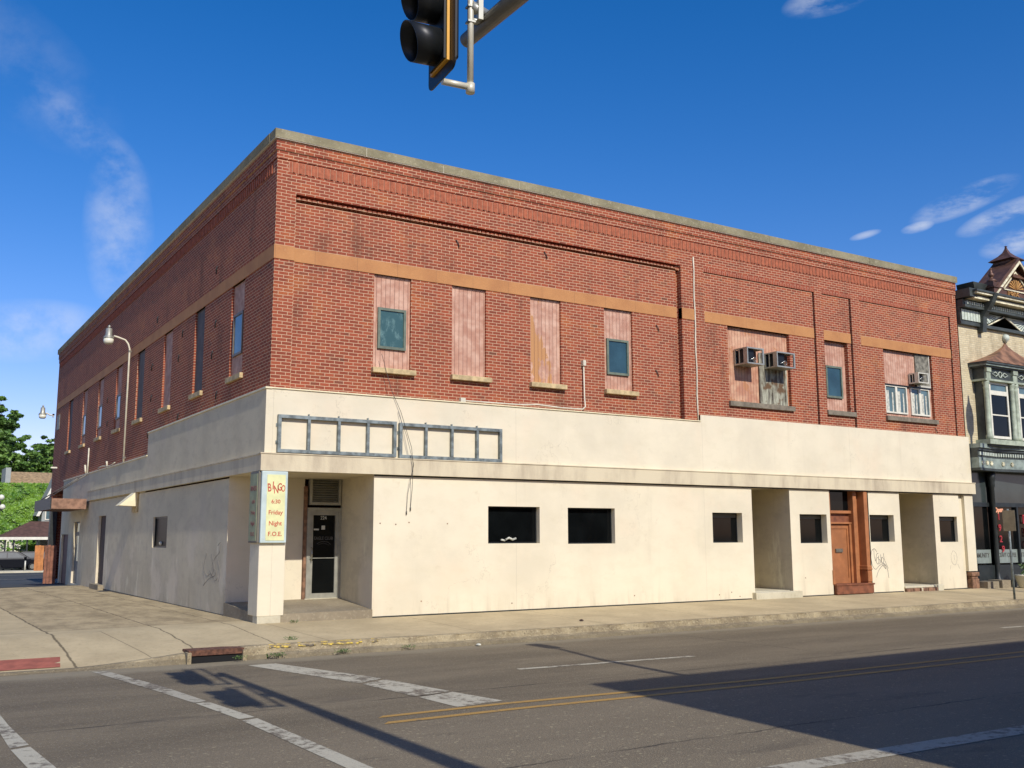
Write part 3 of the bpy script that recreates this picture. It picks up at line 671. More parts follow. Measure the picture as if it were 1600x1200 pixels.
# deep recesses
for (a, b, a2, b2, dep) in ((12.84, 14.24, 13.0, 14.40, 1.9), (18.79, 20.37, 18.95, 20.55, 1.9)):
    lr = MB(); lr.face([(b, -.1, 0), (b, -.1, 3), (b2, dep, 3), (b2, dep, 0)][::-1]); lr.face([(a, -.1, 0), (a2, dep, 0), (a2, dep, 3), (a, -.1, 3)][::-1])
    lr.face([(a, -.1, 2.99), (b, -.1, 2.99), (b2, dep, 2.99), (a2, dep, 2.99)]); lr.face([(a2, dep, 0), (b2, dep, 0), (b2, dep, 3), (a2, dep, 3)]); lr.build('porch_wall', 'stucco_shaded', B)
lo.build('stucco_wall', 'stucco', B)
for a, b in ((2.2, 12.72), (14.46, 15.8), (17.44, 18.76), (20.46, 21.9)): bx('shade_strip', 'black_iron', B, a, b, -.106, -.05, .05, .158)  # dark strip draws the drop-shadow line at the wall foot
bx('shade_strip', 'black_iron', B, -.106, -.05, 2.12, 15.1, .05, .152)
bx('shade_strip', 'black_iron', B, 2.2, LX, -.108, -.10, ZL0 - .03, ZL0)  # shade strip repeated tight under the ledge
ls = MB()
LH = [(7.24, 8.78, 1.47, 2.26, .10), (15.26, 16.5, .2, 2.43, .10), (20.1, 21.3, .1, 2.31, .10), (22.5, 24.1, .0, 1.86, .10)]
relief(ls, SP(-.1), 2.1, 24.4, 0, ZL1 - .36, [(a, b, c, d, None, e) for a, b, c, d, e in LH], flip=True)
ls.face([(-.1, 24.4, 0), (.3, 24.4, 0), (.3, 24.4, 3.95), (-.1, 24.4, 3.95)])
ls.build('stucco_wall', 'stucco_shaded', B)
# back rooms behind openings (dark doors)
for (a, b, a2, b2, dep) in ((12.84, 14.24, 13.0, 14.40, 1.9), (18.79, 20.37, 18.95, 20.55, 1.9)):
    d = bx('door', 'brown_door', B, a2 + .3, b2 - .2, dep - .05, dep - .003, .3, 2.5); bx('pane', 'dark_glass', d, a2 + .45, b2 - .35, dep - .06, dep - .052, 1.2, 2.3)
# ground floor windows
for k, (a, b, c, d) in enumerate(FH):
    dp = .06 if k < 2 else .12
    t = .03
    f = MB().box(a, a + t, dp - .03, dp, c, d).box(b - t, b, dp - .03, dp, c, d).box(a + t, b - t, dp - .03, dp, c, c + t).box(a + t, b - t, dp - .03, dp, d - t, d)
    fo = f.build('window', 'black_metal', B); bx('pane', 'dark_glass', fo, a + t, b - t, dp - .012, dp - .004, c + t, d - t)
    if k == 0:
        rb = MB(); rb.tube([(5.42, .02, 1.66), (5.50, .01, 1.70), (5.60, .02, 1.66), (5.68, .01, 1.69)], .025, 6)
        rb.tube([(5.40, .02, 1.64), (5.30, .02, 1.66)], .02, 6); rb.build('crumpled_paper', 'curtain', fo)
    if k >= 2: bx('curtain', 'grey_letter', fo, a + t, b - t, dp - .022, dp - .014, d - t - .09, d - t)
a, b, c, d = LH[0][:4]
fo = MB().box(-.05, -.01, a, a + .04, c, d).box(-.05, -.01, b - .04, b, c, d).box(-.05, -.01, a + .04, b - .04, c, c + .04).box(-.05, -.01, a + .04, b - .04, d - .04, d).build('window', 'black_metal', B); bx('pane', 'dim_glass', fo, -.03, -.02, a + .04, b - .04, c + .04, d - .04)
MB().lathe([(.02, 0), (.05, .03), (.05, .07), (.02, .1)], (-.045, 8.05, 1.53), 8).build('knick_knack', 'curtain', fo)
d1 = bx('door', 'brown_door', B, -.02, .02, 15.24, 16.52, .2, 2.45); bx('door_sill', 'old_concrete', B, -.26, -.03, 15.1, 16.6, .0, .26)
d2 = bx('door', 'grey_door', B, -.02, .02, 20.1, 21.3, .0, 2.31); bx('transom', 'dark_glass', d2, -.03, -.021, 20.2, 21.2, 1.95, 2.25); bx('handle', 'chrome', d2, -.07, -.02, 20.25, 20.3, .9, 1.2); bx('pane', 'side_glass', d2, -.028, -.021, 20.35, 21.05, .9, 1.8)
d3 = bx('door', 'maroon_door', B, -.02, .02, 22.4, 24.2, .0, 1.88); bx('handle', 'chrome', d3, -.06, -.02, 22.6, 22.66, .85, .95)
# entrance platform, column, glass door with louvre
pf = MB(); P0 = [(-.12, -.13), (2.2, -.13), (2.40, 2.1), (-.12, 2.1)]
zt = [.285, .30, .42, .40]
i = len(pf.v); pf.v += [(x, y, 0) for x, y in P0] + [(P0[k][0], P0[k][1], zt[k]) for k in range(4)]
for q in ((4, 5, 6, 7), (0, 1, 5, 4), (3, 0, 4, 7), (1, 2, 6, 5)): pf.f.append(q); pf.mi.append(0); pf.sm.append(False)
pf.build('entrance_platform', 'old_concrete', B)
MB().box(-.155, .36, -.15, .40, .262, 2.985).build('corner_column', 'stucco', B, bevel=.01)
bx('column_foot', 'pale_concrete', B, -.15, .30, -.16, .1, .05, .262)
D = empty('door', (0, 0, 0), None, None); D.parent = B; del_ = None
D['label'] = 'glass entrance door in aluminium frame under a louvre'
y = 2.09
MB().box(1.60, 1.675, y - .10, y, .42, 2.36).box(2.32, 2.39, y - .10, y, .42, 2.36).box(1.675, 2.32, y - .10, y, 2.28, 2.36).box(1.675, 1.745, y - .07, y, .42, 2.28).box(2.255, 2.32, y - .07, y, .42, 2.28).box(1.745, 2.255, y - .07, y, .42, .53).box(1.745, 2.255, y - .07, y, 2.2, 2.28).box(1.745, 2.255, y - .06, y - .02, 1.27, 1.285).build('door_frame', 'aluminium', D)
bx('pane', 'dark_glass', D, 1.74, 2.26, y - .03, y - .01, .53, 2.2)
MB().tube([(1.71, y - .07, 1.22), (1.71, y - .13, 1.22), (1.71, y - .13, 1.50), (1.71, y - .07, 1.50)], .012, 8).box(1.665, 1.71, y - .115, y - .07, 1.26, 1.31).build('handle', 'chrome', D)
text_obj('door_number', [('224', .105, 1.99, 2.14, 0, .9)], 'white_letter', D, loc=(0, y - .034, 0))
MB().box(1.77, 1.89, y - .034, y - .031, 1.875, 1.91).box(1.95, 2.03, y - .034, y - .031, 1.89, 1.975).build('sticker', 'white_letter', D)
text_obj('door_lettering', [('EAGLE CLUB', .095, 2.0, 1.70, 0, .8)], 'grey_letter', D, loc=(0, y - .033, 0))
MB().tube([(1.85, y - .033, 1.58), (1.92, y - .033, 1.62), (2.0, y - .033, 1.635), (2.1, y - .033, 1.62), (2.17, y - .033, 1.57)], .006, 5).tube([(1.88, y - .033, 1.56), (2.0, y - .033, 1.6), (2.14, y - .033, 1.555)], .004, 5).build('door_emblem', 'grey_letter', D)
lv = MB().box(1.64, 1.70, y - .10, y, 2.42, 3.0).box(2.31, 2.37, y - .10, y, 2.42, 3.0).box(1.70, 2.31, y - .10, y, 2.42, 2.48)
for k in range(10):
    z = 2.50 + k * .052; lv.extrude([(1.70, y - .085, z), (1.70, y - .08, z - .006), (1.70, y - .03, z + .034), (1.70, y - .035, z + .04)], (.61, 0, 0))
lv.build('louvre', 'aluminium', D); bx('louvre_backing', 'black_void', D, 1.7, 2.31, y - .02, y - .005, 2.48, 3.0)
bx('door_jamb', 'brown_stone', B, 1.54, 1.60, 2.02, 2.13, .36, 2.82)
bx('door_threshold', 'pale_concrete', B, 1.58, 2.40, 1.98, 2.1, .38, .425)
# timber street door
T = empty('street_door', (0, 0, 0), None, None); T.parent = B; T['label'] = 'orange brown timber door with mail slot and moulded posts'
MB().box(15.80, 15.88, -.06, .3, .42, 2.98).box(16.92, 17.06, .02, .3, .42, 2.98).box(15.88, 16.92, .1, .3, 2.34, 2.42).box(15.88, 16.92, .1, .3, 2.05, 2.10).box(15.88, 16.0, .12, .3, .42, 2.05).box(16.84, 16.92, .12, .3, .42, 2.05).build('door_frame', 'door_orange', T, bevel=.008)
bx('door_panel', 'door_orange', T, 16.0, 16.84, .19, .23, .42, 2.05, bevel=.006)
MB().box(15.98, 16.06, .17, .19, .42, 2.02).box(16.78, 16.86, .17, .19, .42, 2.02).box(16.06, 16.78, .17, .19, 1.92, 2.02).box(16.06, 16.78, .17, .19, .42, .56).build('door_moulding', 'door_orange', T)
bx('upper_panel', 'door_orange_dark', T, 15.88, 16.92, .2, .24, 2.10, 2.34); bx('transom', 'dark_glass', T, 15.88, 16.92, .2, .24, 2.42, 2.97)
MB().box(16.28, 16.56, .155, .19, 1.27, 1.37).box(16.30, 16.54, .148, .156, 1.30, 1.34).build('mail_slot', 'steel_dark', T)
bx('side_panel', 'door_orange', T, 17.06, 17.22, .12, .28, .42, 2.98)
pc = MB().box(17.20, 17.35, -.13, .2, .42, 2.96).box(17.17, 17.38, -.16, .2, .78, .83).box(17.19, 17.37, -.15, .2, .46, .76).box(17.18, 17.37, -.15, .2, .83, .9)
pc.build('door_post', 'door_orange', T, bevel=.012)
bx('door_post', 'door_orange', T, 15.78, 15.86, -.13, .1, .42, .8, bevel=.01)
MB().box(15.82, 17.40, -.20, .3, .38, .425).box(15.85, 17.37, -.18, .25, .15, .38).build('door_step', 'door_orange_dark', T, bevel=.008)
# steps of the two recesses, pier foot
bx('doorstep', 'pale_concrete', B, 12.74, 14.44, -.24, 0, .1, .30, bevel=.012); bx('recess_floor', 'pale_concrete', B, 12.86, 14.22, .001, 1.9, .1, .315)
bs = MB()
for k in range(5):
    x = 18.80 + k * .32
    bs.box(x, x + random.uniform(.24, .31), -.19 + random.uniform(-.02, .02), 0, .1, .225)
bs.build('doorstep', 'brown_stone', B, bevel=.015)
MB().box(18.78, 20.44, -.15, .0, .225, .285).box(19.45, 19.52, -.2, 0, .12, .23).box(20.2, 20.46, -.22, -.02, .1, .30).build('doorstep_slab', 'pale_concrete', B, bevel=.02)
bx('recess_floor', 'pale_concrete', B, 18.81, 20.35, .001, 1.9, .1, .29)
MB().box(21.95, 22.30, -.16, .2, .1, .42).box(21.97, 22.28, -.13, .2, .42, .5).box(21.93, 22.31, -.17, .2, .5, .62).build('pier_foot', 'brown_stone', B, bevel=.015)
# canopy over rear side door
CA = bx('rear_canopy', 'rust_pink', B, -1.30, -.195, 18.42, 22.4, 2.71, 3.06); CA['label'] = 'flat rusty canopy over side doors'
MB().box(-1.34, -1.302, 18.42, 22.4, 2.69, 3.08).build('canopy_fascia', 'black_iron', CA)  # black colour stands for shade on this side of the canopy
MB().tube([(-.1, 21.0, 3.9), (-1.2, 22.2, 3.1)], .02, 6).tube([(-.1, 19.2, 3.95), (-1.2, 20.4, 3.1)], .02, 6).build('canopy_rod', 'steel_dark', CA)
# graffiti (painted on)
def fscrib(name, strokes, m, r=.007, side=False):
    g = MB()
    for s_ in strokes:
        pts = []
        for i_ in range(len(s_) - 1):     # catmull-rom
            p0, p1, p2, p3 = s_[max(i_ - 1, 0)], s_[i_], s_[i_ + 1], s_[min(i_ + 2, len(s_) - 1)]
            for q in range(5):
                tt = q / 5; pts.append(tuple(.5 * (2 * p1[k] + (p2[k] - p0[k]) * tt + (2 * p0[k] - 5 * p1[k] + 4 * p2[k] - p3[k]) * tt * tt + (-p0[k] + 3 * p1[k] - 3 * p2[k] + p3[k]) * tt ** 3) for k in (0, 1)))
        pts.append(s_[-1])
        g.tube([((-.097, u, v) if side else (u, -.097, v)) for u, v in pts], r, 6)
    return g.build(name, m, B)
def px(ox, oy, sx_, sz_, L): return [[(ox + a * sx_, oy - b * sz_) for a, b in s_] for s_ in L]
fscrib('graffiti', px(17.38, 1.42, .00278, .00315, [
    [(105, 50), (70, 20), (25, 40), (12, 100), (30, 170), (75, 200), (130, 170), (200, 150), (235, 170)],
    [(60, 25), (62, 80), (75, 130)], [(75, 130), (100, 70), (125, 60)], [(100, 100), (90, 135), (110, 155), (130, 130), (120, 100), (100, 100)], [(130, 80), (125, 110), (150, 120), (140, 150), (125, 155)],
    [(160, 70), (165, 120), (160, 150)], [(175, 100), (170, 135), (195, 145), (205, 115), (185, 95), (175, 100)], [(205, 60), (215, 110), (245, 160), (270, 195)], [(200, 150), (235, 200), (180, 160)],
    [(80, 270), (110, 220), (170, 175), (220, 165), (255, 200), (270, 280)]]), 'graffiti_ink', .008)
fscrib('graffiti', [[(21.18, 1.28), (21.06, 1.12), (21.10, .92), (21.24, .85), (21.34, 1.0), (21.32, 1.18), (21.2, 1.27)], [(21.2, 1.15), (21.22, 1.0)], [(21.02, .84), (20.98, .72)], [(21.36, .88), (21.44, .74)]], 'graffiti_faint', .006)
fscrib('graffiti', [[(2.75, 1.55), (2.55, 1.62), (2.60, 1.42), (2.9, 1.30), (3.1, 1.12), (2.8, 1.0), (3.0, .9), (3.3, 1.02)], [(3.55, 1.4), (3.75, 1.1), (3.5, .9), (3.2, .95), (2.85, .82), (2.65, .9)], [(3.2, 1.38), (2.95, 1.1), (3.15, .9)], [(3.8, 1.0), (3.6, .78), (3.75, .68), (3.3, .85), (2.9, .9)], [(2.7, 1.25), (2.5, 1.0), (2.6, .8)]], 'graffiti_faint', .008, True)
for (x, z) in ((14.72, .62), (12.02, .33), (12.3, .22), (11.6, .28), (5.5, .30), (3.3, .42), (3.0, 2.02), (2.7, 1.98), (2.35, 2.0), (3.9, 2.0), (8.9, .35)): bx('bolt', 'brown_stone', B, x - .012, x + .012, -.106, -.09, z - .012, z + .012)

# ================================================================ THINGS ON THE BUILDING
# bingo sign
S = empty('bingo_sign', (.11, -.15, 1.62), 'yellow bingo sign with red lettering wrapped around the corner column', 'sign')
x0, x1 = -.275, .235
MB().box(x0, x1, -.075, .0, 0, 1.355).build('cabinet', 'sign_frame_blue', S, bevel=.012)
MB().box(-.315, -.245, .002, .52, .0, 1.355).build('cabinet', 'steel_dark', S, bevel=.01)  # dark cabinet colour also stands for shade on this side
bx('sign_face', 'sign_yellow', S, x0 + .10, x1 - .05, -.082, -.072, .045, 1.29)
bx('side_face', 'sign_yellow_shaded', S, -.322, -.313, .05, .48, .04, 1.31)
cx = (x0 + .10 + x1 - .05) / 2
text_obj('lettering', [('B', .22, cx - .135, 1.035, .1, .62), ('I', .21, cx - .062, 1.075, -.03, .7), ('N', .21, cx - .002, 1.0, .05, .62), ('G', .20, cx + .068, 1.05, -.06, .6), ('O', .18, cx + .138, 1.025, -.04, .55),
    ('6:30', .105, cx, .775, 0, 1.0), ('Friday', .115, cx, .57, 0, 1.0), ('Night', .115, cx, .365, 0, 1.0), ('F.O.E.', .115, cx, .165, 0, 1.0)], 'sign_red', S, loc=(0, -.083, 0), ext=.003)
rot = Matrix.Rotation(-math.pi / 2, 3, 'Z')
text_obj('lettering', [('BINGO', .13, -.26, 1.03, 0, .9), ('6:30', .095, -.26, .775, 0, 1.0), ('Friday', .10, -.26, .57, 0, 1.0), ('Night', .10, -.26, .365, 0, 1.0), ('F.O.E.', .10, -.26, .165, 0, 1.0)], 'sign_red_shaded', S, mat3=rot, loc=(-.324, 0, 0), ext=.002)
# empty sign frames
def sign_frame(xa, xb, n, ya, za, zb, lab):
    root = empty('empty_signboard', (xa, -.1, za), lab, 'signboard frame', 'empty steel signboard frames')
    W, H = xb - xa, zb - za; t = .065
    MB().box(0, W, -.09, -.02, 0, t).box(0, W, -.09, -.02, H - t, H).box(0, t, -.088, -.022, t, H - t).box(W - t, W, -.088, -.022, t, H - t).build('outer_frame', 'galvanised', root)
    for k in range(1, n):
        x = W * k / n; MB().box(x - .028, x + .028, -.087, -.024, t, H - t).box(x - .008, x + .008, -.07, 0, H, H + .04).build('mullion', 'galvanised', root)
    for z in (.2, H - .2):
        br_ = MB().box(-.02, .03, -.02, 0, z - .03, z + .03).box(W - .03, W + .02, -.02, 0, z - .03, z + .03).build('bracket', 'galvanised', root)
sign_frame(.13, 2.65, 4, 0, 3.345, 4.08, 'left one of two empty grey metal sign frames above the entrance')
sign_frame(2.72, 5.21, 4, 0, 3.335, 4.065, 'right one of two empty grey metal sign frames on the stucco')
# hanging cables
c = MB().tube([(2.35, -.04, 5.5), (2.55, -.13, 4.72), (2.75, -.16, 4.3), (2.95, -.28, 3.55), (3.0, -.26, 3.2), (3.03, -.17, 2.7), (3.02, -.12, 2.33)], .0055, 5).tube([(2.7, -.13, 4.3), (2.85, -.24, 3.8), (3.02, -.25, 3.2), (2.94, -.15, 2.6), (2.93, -.12, 2.25)], .0045, 5).tube([(3.02, -.12, 2.33), (3.02, -.12, 2.26)], .013, 6).tube([(2.93, -.12, 2.25), (2.93, -.12, 2.18)], .013, 6)
tag(c.build('hanging_cable', 'cable_black'), 'thin dark cables hanging down the stucco past the sign frames', 'cable')
c = MB().tube([(7.60, .02, 5.80), (7.60, .0, 4.95), (7.60, -.03, 4.74), (7.5, -.06, 4.67), (6.9, -.08, 4.66), (6.2, -.08, 4.69), (5.7, -.08, 4.655), (5.2, -.08, 4.65), (4.3, -.08, 4.645)], .017, 7).box(4.2, 4.32, -.12, -.03, 4.6, 4.70).box(7.56, 7.64, -.03, .06, 5.72, 5.85)
tag(c.build('conduit', 'conduit_white'), 'pale electrical conduit rising beside the fourth boarded window', 'conduit')
c = MB().tube([(11.145 + .012 * math.sin(k * 1.7), -.02, 8.9 - k * .36) for k in range(13)], .02, 6)
tag(c.build('conduit', 'conduit_white'), 'thin pale vertical pipe at the joint between the two brick sections', 'conduit')
c = MB().tube([(-.13, 17.0 - k * .4 , 4.03 + .03 * math.sin(k)) for k in range(8)], .015, 6).tube([(-.1, 19.5, 4.0), (-.12, 19.5, 4.12), (-.14, 19.5, 4.3)], .035, 7).tube([(-.1, 15.6, 4.0), (-.12, 15.6, 4.18)], .03, 7).tube([(-.06, 19.4, 3.9), (-.06, 19.4, 4.9)], .025, 6)
tag(c.build('conduit', 'conduit_white'), 'white cable and small fittings along the stepped stucco edge on the side wall', 'conduit')
# air conditioners
def ac(x, z, w_, d, h, lab, white=False):
    fm = 'steel_light' if white else 'aluminium'
    r_ = empty('air_conditioner', (x, .1, z), lab, 'air conditioner', 'window air conditioners'); t = .035
    f = MB()
    for zz in (0, h - t): f.box(0, w_, -d, -d + t, zz, zz + t).box(0, t, -d + t, 0, zz, zz + t).box(w_ - t, w_, -d + t, 0, zz, zz + t)
    f.box(0, t, -d, -d + t, t, h - t).box(w_ - t * 1.6, w_, -d, -d + t, t, h - t).box(0, t, -.05, 0, t, h - t).box(w_ - t, w_, -.05, 0, t, h - t).box(0, .01, -d * .42, -d * .36, t, h - t).box(0, .012, -d + t, -d + .14, t, h - t)
    f.build('case', fm, r_)
    MB().box(t, w_ - t, -d + t, 0, .005, .02).box(t, w_ - t, -d + t, 0, h - .012, h - .002).build('tray', 'dull_aluminium', r_)
    MB().box(.06, w_ * .55, -d + .10, -.02, .03, h - .04).build('condenser', 'black_metal', r_)
    c_ = MB().box(w_ * .62, w_ - .05, -d * .5, -.02, .03, h - .05)
    c_.build('compressor', 'rust' if not white else 'black_metal', r_)
    g = MB().tube([(w_ * .25, -d + .05, .1), (w_ * .40, -d + .04, .16), (w_ * .5, -d + .05, .07)], .014, 5)
    g.tube([(w_ * .5 + .06 * math.cos(a_ * .7), -d + .05, .13 + .06 * math.sin(a_ * .7)) for a_ in range(10)], .010, 5); g.build('tubing', 'chrome', r_)
    return r_
ac(12.60, 6.18, .62, .48, .44, 'left empty air conditioner case jutting from the wide boarded window')
ac(13.72, 6.19, .70, .46, .42, 'second air conditioner case jutting out above the bare grey wood panel')
ac(19.86, 6.26, .50, .34, .32, 'small white air conditioner on the board over the curtained panes', True)
# side wall lamps
def wall_lamp(y, zb, zt_, xo, lab, s=1.0):
    r_ = empty('wall_lamp', (-.14, y, zb), lab, 'lamp', 'white bracket lamps on the side wall'); H = zt_ - zb
    MB().tube([(0, 0, 0), (0, 0, H * .93), (-.05, 0, H * .97), (-.14, 0, H), (-xo * .6, 0, H + .07), (-xo + .14, 0, H + .09)], .028, 8).build('pole', 'conduit_white', r_)
    MB().lathe([(.05, .20), (.09, .18), (.10, -.02), (.16, -.10), (.17, -.12)][::-1], (-xo, 0, H + .12), 14).lathe([(.03, 0), (.045, .05), (.02, .09)], (-xo, 0, H + .32), 10).build('lamp_head', 'aluminium', r_)
    MB().lathe([(.10, -.29), (.14, -.25), (.155, -.12)], (-xo, 0, H + .12), 14).build('lamp_glass', 'lamp_glass', r_)
    MB().box(-.03, .05, -.03, .03, .1, .16).box(-.03, .05, -.03, .03, H * .9, H * .9 + .06).build('bracket', 'steel_dark', r_)
wall_lamp(12.85, 3.98, 7.70, .62, 'tall curved pipe lamp fixed to the side wall left of the darkest window')
wall_lamp(28.3, 6.9, 7.0, .42, 'small white lamp at the far back corner of the side wall')
o = MB().box(-.26, -.02, 27.0, 27.1, 4.62, 4.68).build('floodlight', 'white_trim'); tag(o, 'small white tube light fixed low on the far brick side wall', 'light')
# vent hood
V = empty('vent_hood', (-.1, 10.75, 2.6), 'cream wedge shaped metal vent hood on the side wall', 'vent hood')
h_ = MB(); A = [(0, -.02, .46), (-.50, -.02, .02), (0, -.02, .0)]; h_.extrude(A, (0, .55, 0)); h_.build('hood', 'cream_metal', V)
MB().box(-.045, 0, -.12, -.025, -.08, .52).box(-.04, -.001, -.1, .6, -.16, -.005).build('mounting_plate', 'sill_stone', V)

# ================================================================ TRAFFIC SIGNAL
MA = empty('signal_mast', (-2.45, -22.5, -.04), 'grey mast arm reaching over the street from top of the picture', 'pole')
MB().tube([(0, 10.45, 5.85), (0, 8, 5.86), (0, 4, 5.95), (0, 1.5, 6.1), (0, 0, 6.2)], [.062, .085, .12, .145, .155], 16).build('arm', 'steel_dark', MA)
MB().tube([(0, 0, 0), (0, 0, 7.2)], [.16, .12], 16).box(-.25, .25, -.25, .25, 0, .05).build('pole', 'steel_light', MA)
def signal(px_, py, pz, rz_, lab):
    G_ = empty('traffic_signal', (px_, py, pz), lab, 'traffic signal', 'signals on the mast arm', rotz=rz_)   # origin: mounting pole at arm height
    MB().tube([(0, 0, -.60), (0, 0, .75)], .026, 12).tube([(0, 0, -.57), (-.24, .0, -.57)], .026, 10).tube([(0, 0, .72), (-.24, 0, .72)], .026, 10).tube([(0, 0, -.62), (0, 0, -.54)], .036, 10).build('mounting_pole', 'steel_light', G_)
    MB().tube([(.0, 0, .12), (.16, .02, .08)], .045, 8).tube([(.0, 0, .0), (.16, .02, .02)], .02, 6).box(-.032, .032, -.032, .032, .10, .115).box(-.032, .032, -.032, .032, -.03, -.015).box(.05, .09, -.05, .06, .0, .17).build('clamp', 'aluminium', G_)
    bp = MB(); yz = []
    W, H, r_ = .27, .64, .07
    for (cy_, cz_, a0) in ((W - r_, H - r_, 0), (-W + r_, H - r_, 90), (-W + r_, -H + r_, 180), (W - r_, -H + r_, 270)):
        for k in range(5): yz.append((cy_ + r_ * math.cos(R(a0 + k * 22.5)), cz_ + r_ * math.sin(R(a0 + k * 22.5))))
    bp.extrude([(-.235, a, b + .08) for a, b in yz], (-.012, 0, 0)); bp.build('backplate', 'black_metal', G_)
    MB().box(-.232, -.15, -.13, .13, -.42, .56).build('housing', 'black_metal', G_, bevel=.02)
    MB().box(-.272, -.248, -.17, .17, -.47, .59).build('housing', 'signal_yellow', G_)
    MB().box(-.29, -.273, -.15, .15, -.45, .57).build('door_panel', 'black_metal', G_)
    for k in range(3):
        zc = -.30 + .345 * k; vs = MB(); n = 24; r0 = .140
        for (xa_, ra) in ((-.292, r0), (-.47, r0 + .004)):
            vs.v += [(xa_ - (.05 * (1 + math.sin(2 * math.pi * j / n)) if xa_ < -.4 else 0), ra * math.cos(2 * math.pi * j / n), zc + ra * math.sin(2 * math.pi * j / n)) for j in range(n)]
        for j in range(n):
            vs.f.append((j, (j + 1) % n, n + (j + 1) % n, n + j)); vs.mi.append(0); vs.sm.append(True)
        vo = vs.build('visor', 'black_metal', G_); so = vo.modifiers.new('s', 'SOLIDIFY'); so.thickness = .006; so.offset = -1
        MB().lathe([(.14, 0), (.10, .02), (.04, .03)], (0, 0, 0), 16).build('lens', 'black_iron', G_).matrix_local = Matrix.Translation((-.293, 0, zc)) @ Matrix.Rotation(-math.pi / 2, 4, 'Y')
signal(-2.60, -12.38, 5.80, -.10, 'black traffic signal head with yellow edge hanging at the top of the picture')
signal(-2.62, -14.55, 5.87, -.10, 'second traffic signal head nearer the viewer on the same mast arm')

# ================================================================ SIGN POST, PLANTER
SP_ = empty('sign_post', (20.0, -2.66, -.02), 'grey traffic sign seen from behind on a metal post by the kerb', 'sign')
MB().tube([(0, 0, 0), (-.02, 0, 2.46)], .03, 8).build('post', 'galvanised', SP_)
MB().box(-.052, -.046, -.22, .14, 1.86, 2.42).build('sign_plate', 'sign_back', SP_, bevel=.002)
MB().box(-.045, .03, -.03, .03, 2.28, 2.32).box(-.045, .03, -.03, .03, 1.96, 2.0).build('bolt', 'steel_dark', SP_)
PL = empty('planter', (23.95, -.62, .12), 'white round planter with dark plants in front of the dark shopfront', 'planter')
MB().lathe([(.17, 0), (.19, .02), (.29, .34), (.31, .36), (.31, .40), (.26, .40), (.25, .30)], (0, 0, 0), 18).build('pot', 'planter_white', PL)
pm = MB()
for k in range(60):
    a = random.uniform(0, 6.28); r_ = random.uniform(.02, .22); z = random.uniform(.32, .72); c = Vector((r_ * math.cos(a), r_ * math.sin(a), z)); u = Vector((random.uniform(-1, 1), random.uniform(-1, 1), random.uniform(-.3, 1))).normalized() * .09; v = u.orthogonal().normalized() * .03
    pm.face([c - u, c + v, c + u, c - v])
pm.build('plant', 'weed_leaf', PL)
MB().lathe([(.2, 0), (.24, 0.01)], (0, 0, .31), 14).build('soil', 'bark', PL)

# ================================================================ NEIGHBOUR BUILDING (1905)
N_ = empty('ornate_building', (22.4, 0, .1), 'old cream brick shop building with dark storefront, oriel window and gabled 1905 cornice', 'building')
def nb(name, m, mb, **k):
    mb.v = [(a - 22.4, b, c - .1) for a, b, c in mb.v]; return mb.build(name, m, N_, **k)
X0, X1 = 22.37, 29.6
mb = MB(); relief(mb, FP(.0), X0, X1, 4.4, 8.5, [(23.0, 26.2, 4.6, 6.9, None, .0)]); mb.face([(X1, 0, 0), (X1, 18, 0), (X1, 18, 9.3), (X1, 0, 9.3)]); mb.face([(X0, 18, 0), (X1, 18, 0), (X1, 18, 9.3), (X0, 18, 9.3)]); mb.face([(X0 + .02, .3, 8.3), (X0 + .02, 18, 8.3), (X0 + .02, 18, 9.3), (X0 + .02, .3, 9.3)])
nb('brick_wall', 'cream_brick', mb); nb('roof', 'roof_tar', MB().box(X0, X1, .1, 18, 9.2, 9.3))
# storefront
sf = MB().box(X0, X1, .35, .45, .1, 4.4)
nb('shop_wall', 'shop_dark', sf)
# lower cornice, kinked in plan as the shopfront turns
def kink(y0, z0, z1, d=0.0):  # swept band, plan (22.40,-.32)->(23.62,-.12)->(27,-.55)
    k = MB(); pl = [(22.40, -.34 - d), (23.62, -.14 - d), (29.4, -.62 - d), (29.4, y0), (22.40, y0)]
    k.extrude([(x, y, z0) for x, y in pl], (0, 0, z1 - z0)); return k
nb('shop_cornice', 'cornice_grey', kink(.3, 4.42, 4.55, .10)); nb('shop_cornice', 'cornice_dark', kink(.3, 4.34, 4.42, .05)); nb('cornice_frieze', 'cornice_dark', kink(.3, 4.12, 4.34)); nb('cornice_frieze', 'cornice_grey', kink(.3, 3.80, 4.12, .03)); nb('shop_cornice', 'cornice_dark', kink(.3, 3.72, 3.80, .06))
dn = MB(); x = 22.45
def ky(x): return lerp(-.34, -.14, (x - 22.4) / 1.22) if x < 23.62 else lerp(-.14, -.62, (x - 23.62) / 5.78)
while x < 29.2: dn.box(x, x + .055, ky(x) - .05, ky(x) + .05, 4.19, 4.29); x += .115
nb('dentil', 'cornice_pale', dn)
for x in (22.62, 22.93, 23.22, 23.92, 24.35, 25.3, 25.9):
    ro = MB()
    for a in range(3):
        c, s_ = math.cos(a * math.pi / 3), math.sin(a * math.pi / 3); ro.extrude([(x - .07 * c - .016 * s_, ky(x) - .035, 3.96 - .07 * s_ + .016 * c), (x + .07 * c - .016 * s_, ky(x) - .035, 3.96 + .07 * s_ + .016 * c), (x + .07 * c + .016 * s_, ky(x) - .035, 3.96 + .07 * s_ - .016 * c), (x - .07 * c + .016 * s_, ky(x) - .035, 3.96 - .07 * s_ - .016 * c)], (0, -.03 - .002 * a, 0))
    nb('rosette', 'cornice_cream', ro)
nb('iron_column', 'black_iron', MB().lathe([(.12, .0), (.12, .25), (.085, .3), (.075, .5), (.07, 3.1), (.10, 3.15), (.09, 3.25), (.13, 3.4), (.13, 3.62)], (23.62, .05, .12), 14))
